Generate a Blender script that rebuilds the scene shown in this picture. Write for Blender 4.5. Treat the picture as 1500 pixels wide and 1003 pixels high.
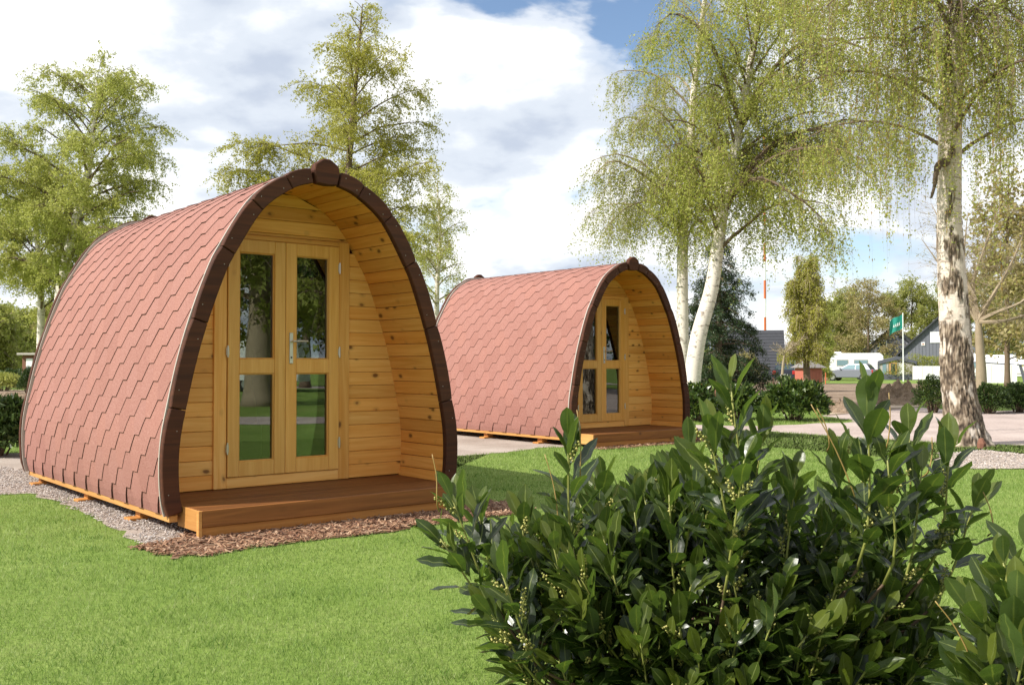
import bpy, math, random
import numpy as np
from mathutils import Matrix, Vector, noise as mnoise

for o in list(bpy.data.objects): bpy.data.objects.remove(o)
scene = bpy.context.scene
COL = scene.collection
R = math.radians
rng = np.random.default_rng(7)
random.seed(7)

# ------------------------------------------------------------------ camera, sky, sun, exposure
CF, CPITCH, CH = 1440.9, 0.0205, 1.163        # focal length in photo pixels (1500 wide), pitch, eye height
cam = bpy.data.cameras.new('camera')
cam.sensor_width = 36.0
cam.lens = CF/1500*36
cam.clip_start = 0.05; cam.clip_end = 4000
camo = bpy.data.objects.new('camera', cam)
camo.location = (0, 0, CH); camo.rotation_euler = (math.pi/2+CPITCH, 0, 0)
COL.objects.link(camo); scene.camera = camo

SUN_DIR = Vector((-0.923, -0.383, math.tan(R(41.5)))).normalized()   # towards the sun
sun = bpy.data.lights.new('sun', 'SUN'); sun.energy = 4.6; sun.angle = R(0.53); sun.color = (1.0, 0.955, 0.88)
suno = bpy.data.objects.new('sun', sun); COL.objects.link(suno)
suno.rotation_euler = SUN_DIR.to_track_quat('Z', 'Y').to_euler()

world = bpy.data.worlds.new('World'); scene.world = world; world.use_nodes = True
wt = world.node_tree; wn = wt.nodes; wn.clear()
def N(t, typ, **kw):
    n = t.nodes.new(typ)
    for k, v in kw.items():
        if k.startswith('i_'):
            key = k[2:].replace('_', ' ')
            n.inputs[int(key) if key.isdigit() else key].default_value = v
        else: setattr(n, k, v)
    return n
def math_(t, op, a, b=None, c=None, clamp=False):
    n = t.nodes.new('ShaderNodeMath'); n.operation = op; n.use_clamp = clamp
    for i, v in enumerate((a, b, c)):
        if v is None: continue
        if isinstance(v, (int, float)): n.inputs[i].default_value = v
        else: t.links.new(v, n.inputs[i])
    return n.outputs[0]
def ramp(t, fac, stops, interp='LINEAR'):
    n = t.nodes.new('ShaderNodeValToRGB'); n.color_ramp.interpolation = interp
    e = n.color_ramp.elements
    while len(e) < len(stops): e.new(0.5)
    for el, (p, c) in zip(e, stops):
        el.position = p; el.color = (c, c, c, 1) if isinstance(c, (int, float)) else (*c, 1)
    t.links.new(fac, n.inputs[0]); return n.outputs[0]
def mixc(t, fac, a, b, mode='MIX'):
    n = t.nodes.new('ShaderNodeMix'); n.data_type = 'RGBA'; n.blend_type = mode
    for sock, v in ((n.inputs[0], fac), (n.inputs[6], a), (n.inputs[7], b)):
        if isinstance(v, (int, float)): sock.default_value = v
        elif isinstance(v, (tuple, list)): sock.default_value = (*v, 1)
        else: t.links.new(v, sock)
    return n.outputs[2]
sky = N(wt, 'ShaderNodeTexSky', sky_type='NISHITA', sun_disc=False, sun_elevation=R(41.5),
        sun_rotation=math.atan2(SUN_DIR.x, SUN_DIR.y), air_density=1.0, dust_density=0.6)
tc = N(wt, 'ShaderNodeTexCoord')
sep = N(wt, 'ShaderNodeSeparateXYZ'); wt.links.new(tc.outputs['Generated'], sep.inputs[0])
zc = math_(wt, 'MAXIMUM', sep.outputs[2], 0.0)
den = math_(wt, 'ADD', zc, 0.34)
cmb = N(wt, 'ShaderNodeCombineXYZ')
wt.links.new(math_(wt, 'DIVIDE', sep.outputs[0], den), cmb.inputs[0])
wt.links.new(math_(wt, 'DIVIDE', sep.outputs[1], den), cmb.inputs[1])
wt.links.new(math_(wt, 'MULTIPLY', zc, 1.2), cmb.inputs[2])
CLOUD_OFF = (1.40, 49.83, 0.0)
def cloud_noise(off, scale, detail, rough, dist=0.0):
    m = N(wt, 'ShaderNodeMapping'); m.inputs[1].default_value = off
    wt.links.new(cmb.outputs[0], m.inputs[0])
    n = N(wt, 'ShaderNodeTexNoise', i_Scale=scale, i_Detail=detail, i_Roughness=rough, i_Distortion=dist)
    wt.links.new(m.outputs[0], n.inputs['Vector']); return n.outputs[0]
c1 = cloud_noise(CLOUD_OFF, 2.3, 10, 0.52, 0.15)
cover = ramp(wt, c1, [(0.35, 0.0), (0.40, 0.6), (0.455, 1.0)], 'EASE')
c2 = cloud_noise((17.83, -31.82, 4.0), 3.3, 10, 0.5, 0.1)
shade = ramp(wt, c2, [(0.36, (0.41, 0.46, 0.55)), (0.45, (0.54, 0.585, 0.65)), (0.52, (0.70, 0.725, 0.755)), (0.59, (0.84, 0.84, 0.83))], 'EASE')
skyc = mixc(wt, 1.0, sky.outputs[0], (0.105, 0.108, 0.112), 'MULTIPLY')
hor = ramp(wt, zc, [(0.03, 1.0), (0.11, 0.0)], 'EASE')
cover = math_(wt, 'MAXIMUM', cover, hor)
final = mixc(wt, cover, skyc, shade)
bg = N(wt, 'ShaderNodeBackground'); bg.inputs[1].default_value = 1.0
wt.links.new(final, bg.inputs[0])
wo = N(wt, 'ShaderNodeOutputWorld'); wt.links.new(bg.outputs[0], wo.inputs[0])

vs = scene.view_settings
vs.view_transform = 'Standard'; vs.look = 'None'; vs.gamma = 1.0; vs.use_curve_mapping = False
vs.exposure = 0.58
scene.render.engine = 'CYCLES'
scene.cycles.use_denoising = True
scene.cycles.max_bounces = 8
scene.cycles.transparent_max_bounces = 16

# ------------------------------------------------------------------ pixel -> place
_c, _s = math.cos(CPITCH), math.sin(CPITCH)
def zg(y):
    t = min(max((y-35)/50, 0), 1); return -0.35*t*t*(3-2*t)
def ray(u, v):
    a, b = (u-750)/CF, (501.5-v)/CF
    return np.array([a, _c-_s*b, _s+_c*b])
def W(u, v, y):                       # point at forward distance y seen at photo pixel (u, v)
    d = ray(u, v); return np.array([0, 0, CH]) + d*(y/d[1])
def G(u, v):                          # ground point
    d = ray(u, v); return (d*(-CH/d[2]))[:2]
def X(u, y): return (u-750)/CF*y
def Z(v, y): return float(W(750, v, y)[2])

# ------------------------------------------------------------------ mesh helpers
def mesh_of(name, V, F, attrs=None, smooth=False):
    V = np.asarray(V, np.float32).reshape(-1, 3)
    F = [np.asarray(f, np.int32) for f in F if len(f)]
    me = bpy.data.meshes.new(name)
    me.vertices.add(len(V)); me.vertices.foreach_set('co', V.ravel())
    tot = np.concatenate([np.full(len(f), f.shape[1], np.int32) for f in F])
    idx = np.concatenate([f.ravel() for f in F])
    st = np.concatenate([[0], np.cumsum(tot)[:-1]]).astype(np.int32)
    me.loops.add(len(idx)); me.loops.foreach_set('vertex_index', idx)
    me.polygons.add(len(tot)); me.polygons.foreach_set('loop_start', st)
    me.polygons.foreach_set('use_smooth', np.full(len(tot), bool(smooth)))
    me.update(calc_edges=True)
    for k, a in (attrs or {}).items():
        at = me.attributes.new(k, 'FLOAT', 'POINT'); at.data.foreach_set('value', np.asarray(a, np.float32))
    return me
def link(name, me, mat=None, parent=None, kind=None, loc=None):
    o = bpy.data.objects.new(name, me)
    if mat is not None and not me.materials: me.materials.append(mat)
    COL.objects.link(o)
    if parent is not None: o.parent = parent
    if kind: o['kind'] = kind
    if loc is not None: o.location = loc
    return o
def tag(o, label, cat, group=None):
    o['label'] = label; o['category'] = cat
    if group: o['group'] = group
    return o
def thing(name, label, cat, loc=(0, 0, 0), rz=0.0, group=None):
    o = bpy.data.objects.new(name, None); o.empty_display_size = 0.2
    o.location = loc; o.rotation_euler = (0, 0, rz); COL.objects.link(o)
    return tag(o, label, cat, group)
# chamfered box template
def _cbt():
    S = [(sx, sy, sz) for sx in (-1, 1) for sy in (-1, 1) for sz in (-1, 1)]
    ci = {s: i for i, s in enumerate(S)}
    q, t = [], []
    for a in range(3):
        b, c = [(1, 2), (2, 0), (0, 1)][a]
        for s in (-1, 1):
            f = []
            for sb, sc in ((-1, -1), (1, -1), (1, 1), (-1, 1)):
                k = [0, 0, 0]; k[a] = s; k[b] = sb; k[c] = sc; f.append(ci[tuple(k)]*3+a)
            q.append(f if s > 0 else f[::-1])
        for sb in (-1, 1):
            for sc in (-1, 1):
                k0 = [0, 0, 0]; k1 = [0, 0, 0]
                k0[a] = -1; k1[a] = 1
                for k in (k0, k1): k[b] = sb; k[c] = sc
                f = [ci[tuple(k0)]*3+b, ci[tuple(k1)]*3+b, ci[tuple(k1)]*3+c, ci[tuple(k0)]*3+c]
                q.append(f if sb*sc > 0 else f[::-1])
    for s in S:
        f = [ci[s]*3, ci[s]*3+1, ci[s]*3+2]
        t.append(f if s[0]*s[1]*s[2] > 0 else f[::-1])
    return np.array(S), np.array(q), np.array(t)
CBS, CBQ, CBT = _cbt()
class MB:
    def __init__(s): s.V = []; s.F = {}; s.n = 0
    def add(s, V, F):
        V = np.asarray(V, float).reshape(-1, 3)
        for f in F:
            f = np.asarray(f, int)
            if f.size: s.F.setdefault(f.shape[1], []).append(f+s.n)
        s.V.append(V); s.n += len(V); return s
    def box(s, lo, hi, ch=0.003, M=None):
        lo = np.array(lo, float); hi = np.array(hi, float); c = (lo+hi)/2; h = (hi-lo)/2
        ch = min(ch, h.min()*0.7)
        V = np.repeat(CBS*(h-ch), 3, 0).astype(float)
        for a in range(3): V[a::3, a] = CBS[:, a]*h[a]
        V = V+c
        if M is not None: V = V @ np.array(M.to_3x3()).T + np.array(M.translation)
        return s.add(V, [CBQ, CBT])
    def hexa(s, C8, ch=0.003):           # C8[ix][iy][iz] corners
        C8 = np.array(C8, float)
        L = [np.linalg.norm(C8[1, 0, 0]-C8[0, 0, 0]), np.linalg.norm(C8[0, 1, 0]-C8[0, 0, 0]), np.linalg.norm(C8[0, 0, 1]-C8[0, 0, 0])]
        U = np.repeat(CBS, 3, 0).astype(float)
        e = np.array([1-min(2*ch/max(l, 1e-4), 0.7) for l in L])
        for i in range(24):
            for a in range(3):
                if i % 3 != a: U[i, a] *= e[a]
        U = (U+1)/2
        V = np.zeros((24, 3))
        for ix in (0, 1):
            for iy in (0, 1):
                for iz in (0, 1):
                    w = (U[:, 0] if ix else 1-U[:, 0])*(U[:, 1] if iy else 1-U[:, 1])*(U[:, 2] if iz else 1-U[:, 2])
                    V += w[:, None]*C8[ix, iy, iz]
        return s.add(V, [CBQ, CBT])
    def bar(s, a, b, w, h, ch=0.002, up=(0, 0, 1)):   # box beam from a to b
        a = Vector(a); b = Vector(b); d = (b-a); L = d.length; x = d.normalized()
        y = Vector(up).cross(x)
        if y.length < 1e-4: y = Vector((0, 1, 0))
        y.normalize(); z = x.cross(y)
        M = Matrix((x, y, z)).transposed().to_4x4(); M.translation = a
        return s.box((0, -w/2, -h/2), (L, w/2, h/2), ch, M)
    def tube(s, P, r, n=8, cap=True):
        P = np.asarray(P, float)
        V, F = tube_batch(P[None], np.broadcast_to(np.asarray(r, float), (1, len(P))), n)
        s.add(V, F)
        if cap:
            k = len(P)
            s.F.setdefault(n, []).append(np.array([list(range(n))[::-1], list(range((k-1)*n, k*n))])+s.n-len(V))
        return s
    def prism(s, poly, y0, y1, ch=0.004, axis='y'):
        p = np.asarray(poly, float); n = len(p)
        area = 0.5*np.sum(p[:, 0]*np.roll(p[:, 1], -1)-np.roll(p[:, 0], -1)*p[:, 1])
        if area < 0: p = p[::-1]
        e = np.roll(p, -1, 0)-p; e /= np.linalg.norm(e, axis=1)[:, None]+1e-9
        nr = np.stack([-e[:, 1], e[:, 0]], 1)
        b = nr+np.roll(nr, 1, 0); b /= (np.sum(b*b, 1)/2)[:, None]+1e-6
        b *= np.minimum(1, 2/np.maximum(np.linalg.norm(b, axis=1), 1e-6))[:, None]
        q = p+b*ch
        rings = [(q, y0), (p, y0+ch), (p, y1-ch), (q, y1)]
        V = []
        for pp, y in rings:
            if axis == 'y': V.append(np.stack([pp[:, 0], np.full(n, y), pp[:, 1]], 1))
            elif axis == 'z': V.append(np.stack([pp[:, 0], pp[:, 1], np.full(n, y)], 1))
            else: V.append(np.stack([np.full(n, y), pp[:, 0], pp[:, 1]], 1))
        i = np.arange(n); j = (i+1) % n
        Q = np.concatenate([np.stack([k*n+i, k*n+j, (k+1)*n+j, (k+1)*n+i], 1) for k in range(3)])
        caps = np.array([i[::-1], 3*n+i])
        if axis == 'y': Q = Q[:, ::-1]; caps = caps[:, ::-1]
        return s.add(np.concatenate(V), [Q, caps])
    def mesh(s, name, smooth=False, attrs=None):
        return mesh_of(name, np.concatenate(s.V), [np.concatenate(v) for v in s.F.values()], attrs, smooth)
    def build(s, name, mat, parent=None, smooth=False, kind=None, loc=None):
        return link(name, s.mesh(name, smooth), mat, parent, kind, loc)
def tube_batch(P, Rr, S):
    Nn, K, _ = P.shape
    T = np.gradient(P, axis=1); T /= np.linalg.norm(T, axis=2, keepdims=True)+1e-9
    mt = P[:, -1]-P[:, 0]
    ref = np.where((np.abs(mt[:, 0]) < 0.8*np.linalg.norm(mt, axis=1))[:, None], np.array([1., 0, 0]), np.array([0, 1., 0]))
    A = np.cross(T, ref[:, None, :]); A /= np.linalg.norm(A, axis=2, keepdims=True)+1e-9
    B = np.cross(T, A)
    th = np.arange(S)*2*np.pi/S
    V = P[:, :, None, :]+Rr[:, :, None, None]*(np.cos(th)[:, None]*A[:, :, None, :]+np.sin(th)[:, None]*B[:, :, None, :])
    base = (np.arange(Nn)*K*S)[:, None, None]; kk = (np.arange(K-1)*S)[None, :, None]; i = np.arange(S)[None, None, :]; j = (i+1) % S
    F = np.stack([base+kk+i, base+kk+j, base+kk+S+j, base+kk+S+i], -1).reshape(-1, 4)
    return V.reshape(-1, 3), [F]
def catmull(pts, n):
    p = np.asarray(pts, float); p = np.concatenate([[2*p[0]-p[1]], p, [2*p[-1]-p[-2]]])
    m = len(p)-3; t = np.linspace(0, m-1e-9, n); k = t.astype(int); f = (t-k)[:, None]
    a, b, c, d = p[k], p[k+1], p[k+2], p[k+3]
    return 0.5*(2*b+(c-a)*f+(2*a-5*b+4*c-d)*f**2+(3*b-a-3*c+d)*f**3)
def inpoly(P, poly):
    x, y = P[:, 0], P[:, 1]; r = np.zeros(len(P), bool); poly = np.asarray(poly); j = len(poly)-1
    for i in range(len(poly)):
        xi, yi, xj, yj = *poly[i], *poly[j]
        r ^= ((yi > y) != (yj > y)) & (x < (xj-xi)*(y-yi)/(yj-yi+1e-12)+xi); j = i
    return r

# ------------------------------------------------------------------ materials
def mat_new(name):
    m = bpy.data.materials.new(name); m.use_nodes = True
    t = m.node_tree; t.nodes.clear()
    b = N(t, 'ShaderNodeBsdfPrincipled'); o = N(t, 'ShaderNodeOutputMaterial')
    t.links.new(b.outputs[0], o.inputs[0]); return m, t, b, o
def setc(t, sock, v):
    if isinstance(v, (tuple, list)): sock.default_value = (*v, 1) if len(v) == 3 else v
    elif isinstance(v, (int, float)): sock.default_value = v
    else: t.links.new(v, sock)
def coords(t, scale=(1, 1, 1), rand=True, kind='Object'):
    tc = N(t, 'ShaderNodeTexCoord'); m = N(t, 'ShaderNodeMapping'); m.inputs[3].default_value = scale
    t.links.new(tc.outputs[kind], m.inputs[0])
    if rand:
        oi = N(t, 'ShaderNodeObjectInfo'); c = N(t, 'ShaderNodeCombineXYZ')
        for i, k in enumerate((37.0, 53.0, 71.0)): t.links.new(math_(t, 'MULTIPLY', oi.outputs['Random'], k), c.inputs[i])
        a = N(t, 'ShaderNodeVectorMath', operation='ADD'); t.links.new(m.outputs[0], a.inputs[0]); t.links.new(c.outputs[0], a.inputs[1])
        return a.outputs[0]
    return m.outputs[0]
def noise(t, vec, scale, detail=4, rough=0.55, dist=0.0):
    n = N(t, 'ShaderNodeTexNoise', i_Scale=scale, i_Detail=detail, i_Roughness=rough, i_Distortion=dist)
    t.links.new(vec, n.inputs['Vector']); return n.outputs[0]
def bump(t, b, h, strength=0.3, dist=0.01):
    n = N(t, 'ShaderNodeBump', i_Strength=strength, i_Distance=dist); t.links.new(h, n.inputs['Height']); t.links.new(n.outputs[0], b.inputs['Normal'])
def simple(name, col, rough=0.6, var=0.12, scale=6, metal=0.0, spec=0.5, bmp=0.0):
    m, t, b, o = mat_new(name)
    v = coords(t); n = noise(t, v, scale, 5)
    c = mixc(t, n, tuple(x*(1-var) for x in col), tuple(min(1, x*(1+var)) for x in col))
    t.links.new(c, b.inputs['Base Color']); b.inputs['Roughness'].default_value = rough
    b.inputs['Metallic'].default_value = metal; b.inputs['Specular IOR Level'].default_value = spec
    if bmp: bump(t, b, noise(t, v, scale*8, 3), bmp)
    return m
def wood(name, light, dark, axis, rough=0.45, knots=0.55, coat=0.0):
    m, t, b, o = mat_new(name)
    sc = [22.0, 22.0, 22.0]; sc['xyz'.index(axis)] = 1.1
    v = coords(t, tuple(sc))
    g = noise(t, v, 1.0, 6, 0.6, 0.9)
    fine = noise(t, v, 5.0, 3, 0.6, 0.2)
    oi = N(t, 'ShaderNodeObjectInfo')
    col = ramp(t, g, [(0.30, dark), (0.5, tuple((a+c)/2 for a, c in zip(light, dark))), (0.66, light)])
    col = mixc(t, math_(t, 'MULTIPLY', fine, 0.25), col, tuple(x*0.55 for x in dark))
    col = mixc(t, 1.0, col, ramp(t, oi.outputs['Random'], [(0, (0.78, 0.68, 0.56)), (0.35, (1, 1, 1)), (.7, (1.0, .93, .84)), (1, (0.95, 0.80, 0.62))]), 'MULTIPLY')
    if knots > 0:
        sk = [9.0, 9.0, 9.0]; sk['xyz'.index(axis)] = 6.0
        vk = coords(t, tuple(sk))
        d = N(t, 'ShaderNodeVectorMath', operation='ADD'); nz = N(t, 'ShaderNodeTexNoise', i_Scale=3.0); t.links.new(vk, nz.inputs['Vector'])
        s2 = N(t, 'ShaderNodeVectorMath', operation='SCALE'); s2.inputs['Scale'].default_value = 0.12
        t.links.new(nz.outputs['Color'], s2.inputs[0]); t.links.new(vk, d.inputs[0]); t.links.new(s2.outputs[0], d.inputs[1])
        vo = N(t, 'ShaderNodeTexVoronoi', i_Scale=1.0); t.links.new(d.outputs[0], vo.inputs['Vector'])
        sepc = N(t, 'ShaderNodeSeparateColor'); t.links.new(vo.outputs['Color'], sepc.inputs[0])
        gate = math_(t, 'LESS_THAN', sepc.outputs[0], knots)
        kd = ramp(t, vo.outputs['Distance'], [(0.08, 1.0), (0.14, 0.8), (0.17, 0.25), (0.30, 0.0)])
        k = math_(t, 'MULTIPLY', kd, gate)
        col = mixc(t, math_(t, 'MULTIPLY', k, 0.85), col, (0.10, 0.032, 0.010))
    t.links.new(col, b.inputs['Base Color']); b.inputs['Roughness'].default_value = rough
    b.inputs['Specular IOR Level'].default_value = .3; b.inputs['Coat Weight'].default_value = coat; b.inputs['Coat Roughness'].default_value = 0.3
    bump(t, b, fine, 0.12, 0.002)
    return m
PL, PD = (0.93, 0.55, 0.18), (0.77, 0.37, 0.08)
M_pine_x = wood('pine_boards_x', PL, PD, 'x'); M_pine_y = wood('pine_boards_y', (0.92, 0.51, 0.15), (0.75, 0.34, 0.065), 'y')
DL, DD = (0.84, 0.50, 0.15), (0.70, 0.36, 0.08)
M_door_z = wood('door_pine', DL, DD, 'z', 0.35, 0.06, 0.2); M_post_z = wood('post_pine', PL, PD, 'z', 0.4, 0.3)
M_stain_x = wood('stained_arch', (0.105, 0.034, 0.014), (0.048, 0.016, 0.008), 'x', 0.75, 0.1)
M_deck_x = wood('stained_deck', (0.235, 0.093, 0.026), (0.125, 0.045, 0.012), 'x', 0.55, 0.25)
M_fascia_x = wood('deck_fascia', (0.34, 0.135, 0.034), (0.19, 0.07, 0.016), 'x', 0.55, 0.25)
M_rail_y = wood('raw_rail', (0.66, 0.38, 0.13), (0.50, 0.24, 0.07), 'y', 0.6, 0.15)
M_rail_x = wood('raw_rail_x', (0.62, 0.31, 0.09), (0.46, 0.19, 0.045), 'x', 0.6, 0.15)
def shingle_mat():
    m, t, b, o = mat_new('red_shingle')
    v = coords(t); oi = N(t, 'ShaderNodeObjectInfo')
    gr = math_(t, 'ADD', math_(t, 'MULTIPLY', noise(t, v, 420, 2, 0.7), .5), math_(t, 'MULTIPLY', noise(t, v, 120, 2, 0.7), .5)); big = noise(t, v, 3.0, 4)
    c = ramp(t, gr, [(0.32, (0.145, 0.06, 0.046)), (0.5, (0.285, 0.133, 0.108)), (0.68, (0.43, 0.26, 0.22))])
    c = mixc(t, math_(t, 'MULTIPLY', big, 0.3), c, (0.31, 0.14, 0.115))
    c = mixc(t, 1.0, c, ramp(t, oi.outputs['Random'], [(0, (0.92, 0.88, 0.86)), (.6, (1, 1, 1)), (1, (1.03, 1.0, .97))]), 'MULTIPLY')
    t.links.new(c, b.inputs['Base Color']); b.inputs['Roughness'].default_value = 0.9; b.inputs['Specular IOR Level'].default_value = 0.25
    bump(t, b, gr, 0.35, 0.003); return m
M_shingle = shingle_mat()
M_bitumen = simple('bitumen_edge', (0.07, 0.035, 0.03), 0.9)
M_rim = simple('edge_flashing', (0.40, 0.36, 0.31), 0.5, 0.1, 8)
M_dark_in = simple('dark_interior', (0.05, 0.035, 0.02), 0.8)
M_metal = simple('brushed_metal', (0.62, 0.60, 0.56), 0.35, 0.08, 20, 1.0)
def glass_mat(name, tint=(0.9, 0.95, 0.92), ior=1.9):
    m, t, b, o = mat_new(name); t.nodes.remove(b)
    tr = N(t, 'ShaderNodeBsdfTransparent'); tr.inputs[0].default_value = (*tint, 1)
    gl = N(t, 'ShaderNodeBsdfGlossy', i_Roughness=0.0); gl.inputs[0].default_value = (0.95, 1, 0.98, 1)
    v = coords(t); nz = noise(t, v, 2.2, 1, 0.4)
    bp = N(t, 'ShaderNodeBump', i_Strength=0.02, i_Distance=0.02); t.links.new(nz, bp.inputs['Height']); t.links.new(bp.outputs[0], gl.inputs['Normal'])
    fr = N(t, 'ShaderNodeFresnel', i_IOR=ior); mx = N(t, 'ShaderNodeMixShader')
    t.links.new(fr.outputs[0], mx.inputs[0]); t.links.new(tr.outputs[0], mx.inputs[1]); t.links.new(gl.outputs[0], mx.inputs[2])
    t.links.new(mx.outputs[0], o.inputs[0]); return m
M_glass = glass_mat('window_glass', (0.55, 0.6, 0.56), 2.1)
def leaf_mat(name, cols, trans=0.45, rough=0.5, spec=0.4, wr=.6, ns=1.3):
    m, t, b, o = mat_new(name)
    g = N(t, 'ShaderNodeNewGeometry')
    v = coords(t, (1, 1, 1), False)
    f = math_(t, 'ADD', math_(t, 'MULTIPLY', g.outputs['Random Per Island'], wr), math_(t, 'MULTIPLY', noise(t, v, ns, 5, .7), 1-wr))
    c = ramp(t, f, [(0.15+0.7*i/(len(cols)-1), q) for i, q in enumerate(cols)])
    t.links.new(c, b.inputs['Base Color']); b.inputs['Roughness'].default_value = rough; b.inputs['Specular IOR Level'].default_value = spec
    tl = N(t, 'ShaderNodeBsdfTranslucent'); t.links.new(c, tl.inputs[0])
    mx = N(t, 'ShaderNodeMixShader'); mx.inputs[0].default_value = trans
    t.links.new(b.outputs[0], mx.inputs[1]); t.links.new(tl.outputs[0], mx.inputs[2]); t.links.new(mx.outputs[0], o.inputs[0]); return m
M_leaf_birch = leaf_mat('birch_leaves', [(0.28, 0.31, 0.055), (0.41, 0.43, 0.095), (0.54, 0.53, 0.18)], .58)
M_leaf_green = leaf_mat('fresh_green_leaves', [(0.28, 0.32, 0.05), (0.42, 0.46, 0.09), (0.56, 0.55, 0.17)], .6)
M_leaf_gold = leaf_mat('golden_green_leaves', [(0.29, 0.285, 0.04), (0.42, 0.41, 0.075), (0.53, 0.49, 0.13)], .55)
M_leaf_far = leaf_mat('far_green_leaves', [(0.22, 0.25, 0.05), (0.33, 0.35, 0.075), (0.44, 0.43, 0.14)], .55)
M_leaf_brown = leaf_mat('budding_twigs', [(0.27, 0.21, 0.09), (0.36, 0.30, 0.11), (0.42, 0.40, 0.13)])
M_leaf_dark = leaf_mat('dark_leaves', [(0.02, 0.04, 0.008), (0.045, 0.08, 0.015), (0.08, 0.12, 0.025)], 0.25)
M_leaf_spruce = leaf_mat('spruce_needles', [(0.015, 0.032, 0.012), (0.03, 0.058, 0.018), (0.055, 0.085, 0.02)], 0.15)
M_leaf_shrub = leaf_mat('shrub_leaves', [(0.025, 0.05, 0.010), (0.05, 0.09, 0.016), (0.14, 0.19, 0.03)], 0.25, 0.35, 0.5)
M_catkin = leaf_mat('catkins', [(0.28, 0.15, 0.03), (0.38, 0.24, 0.05), (0.42, 0.33, 0.07)], 0.35)
M_grass = leaf_mat('grass_blades', [(0.095, 0.175, 0.03), (0.18, 0.28, 0.055), (0.30, 0.385, 0.115), (0.48, 0.49, 0.24)], 0.4, 0.5, 0.25, .4, 2.6)
M_twig = simple('twig_bark', (0.14, 0.095, 0.06), 0.8, 0.3, 5)
M_twig_pale = simple('pale_branch_bark', (0.30, 0.235, 0.155), 0.8, 0.2, 5)
def bark_birch(name, dark_amt=0.45):
    m, t, b, o = mat_new(name)
    v = coords(t, (5, 5, 9), False); v2 = coords(t, (6, 6, 45), False); v3 = coords(t, (3, 3, 1.6), False)
    lent = ramp(t, noise(t, v2, 1.0, 3, 0.6), [(0.60, 0), (0.66, 1)])
    patch = ramp(t, noise(t, v, 1.0, 5, 0.65), [(dark_amt+0.09, 0), (dark_amt+0.19, 1)])
    c = mixc(t, noise(t, v3, 1.0, 3), (0.80, 0.74, 0.66), (0.62, 0.54, 0.46))
    c = mixc(t, math_(t, 'MULTIPLY', lent, 0.75), c, (0.12, 0.085, 0.06))
    c = mixc(t, math_(t, 'MULTIPLY', patch, 0.85), c, (0.16, 0.115, 0.08))
    t.links.new(c, b.inputs['Base Color']); b.inputs['Roughness'].default_value = 0.75
    bump(t, b, patch, 0.4, 0.01); return m
M_bark_birch = bark_birch('birch_bark', 0.47)
def bark_near():
    m, t, b, o = mat_new('old_birch_bark')
    a = N(t, 'ShaderNodeAttribute', attribute_name='rough'); r_ = N(t, 'ShaderNodeAttribute', attribute_name='ridge')
    v2 = coords(t, (5, 5, 40), False); v3 = coords(t, (9, 9, 9), False); v4 = coords(t, (30, 30, 8), False)
    lent = ramp(t, noise(t, v2, 1.0, 3, 0.6), [(0.58, 0), (0.66, 1)])
    white = mixc(t, noise(t, v3, 1.0, 4), (0.78, 0.70, 0.60), (0.60, 0.48, 0.38))
    white = mixc(t, math_(t, 'MULTIPLY', lent, 0.7), white, (0.16, 0.11, 0.08))
    rough = ramp(t, r_.outputs['Fac'], [(0.22, (0.04, 0.028, 0.02)), (0.42, (0.16, 0.115, 0.078)), (0.66, (0.32, 0.25, 0.18)), (0.88, (0.60, 0.51, 0.41))])
    rough = mixc(t, math_(t, 'MULTIPLY', noise(t, v4, 1.0, 4), 0.3), rough, (0.20, 0.14, 0.085))
    c = mixc(t, a.outputs['Fac'], white, rough)
    t.links.new(c, b.inputs['Base Color']); b.inputs['Roughness'].default_value = 0.85
    bump(t, b, noise(t, v4, 2.0, 4), 0.5, 0.01); return m
M_bark_near = bark_near()
def ground_mat(name, cols, scale, detail_scale, bmp=0.5, rough=0.95, bd=0.02):
    m, t, b, o = mat_new(name); v = coords(t, (1, 1, 1), False)
    n1 = noise(t, v, scale, 5); n2 = noise(t, v, detail_scale, 4, 0.65)
    f = math_(t, 'ADD', math_(t, 'MULTIPLY', n1, 0.5), math_(t, 'MULTIPLY', n2, 0.5))
    c = ramp(t, f, [(0.32+0.36*i/(len(cols)-1), q) for i, q in enumerate(cols)])
    t.links.new(c, b.inputs['Base Color']); b.inputs['Roughness'].default_value = rough; b.inputs['Specular IOR Level'].default_value = 0.2
    bump(t, b, n2, bmp, bd); return m
M_tuft = leaf_mat('tuft_blades', [(0.07, 0.15, 0.022), (0.12, 0.22, 0.035), (0.20, 0.30, 0.06)], 0.4, 0.5, 0.25)
M_lawn = ground_mat('lawn_soil', [(0.10, 0.165, 0.025), (0.155, 0.225, 0.04), (0.23, 0.28, 0.08)], 0.9, 28)
M_gravel = ground_mat('gravel_fines', [(0.24, 0.19, 0.155), (0.35, 0.29, 0.245), (0.47, 0.41, 0.36)], 1.2, 70)
M_chips_bed = ground_mat('bark_mulch_bed', [(0.06, 0.03, 0.018), (0.14, 0.07, 0.04), (0.25, 0.14, 0.085)], 3, 60)
M_path = ground_mat('pinkish_path', [(0.25, 0.20, 0.175), (0.37, 0.295, 0.265), (0.45, 0.365, 0.33), (0.55, 0.465, 0.42)], 0.8, 26, 0.4)
M_soil = ground_mat('bare_soil', [(0.13, 0.088, 0.06), (0.23, 0.165, 0.115), (0.36, 0.275, 0.205)], 0.5, 9, 0.8, 0.95, 0.1)
M_sand = ground_mat('pale_sand', [(0.34, 0.255, 0.18), (0.43, 0.34, 0.255), (0.52, 0.43, 0.34)], 0.5, 9, 0.5, 0.95, 0.05)
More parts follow.
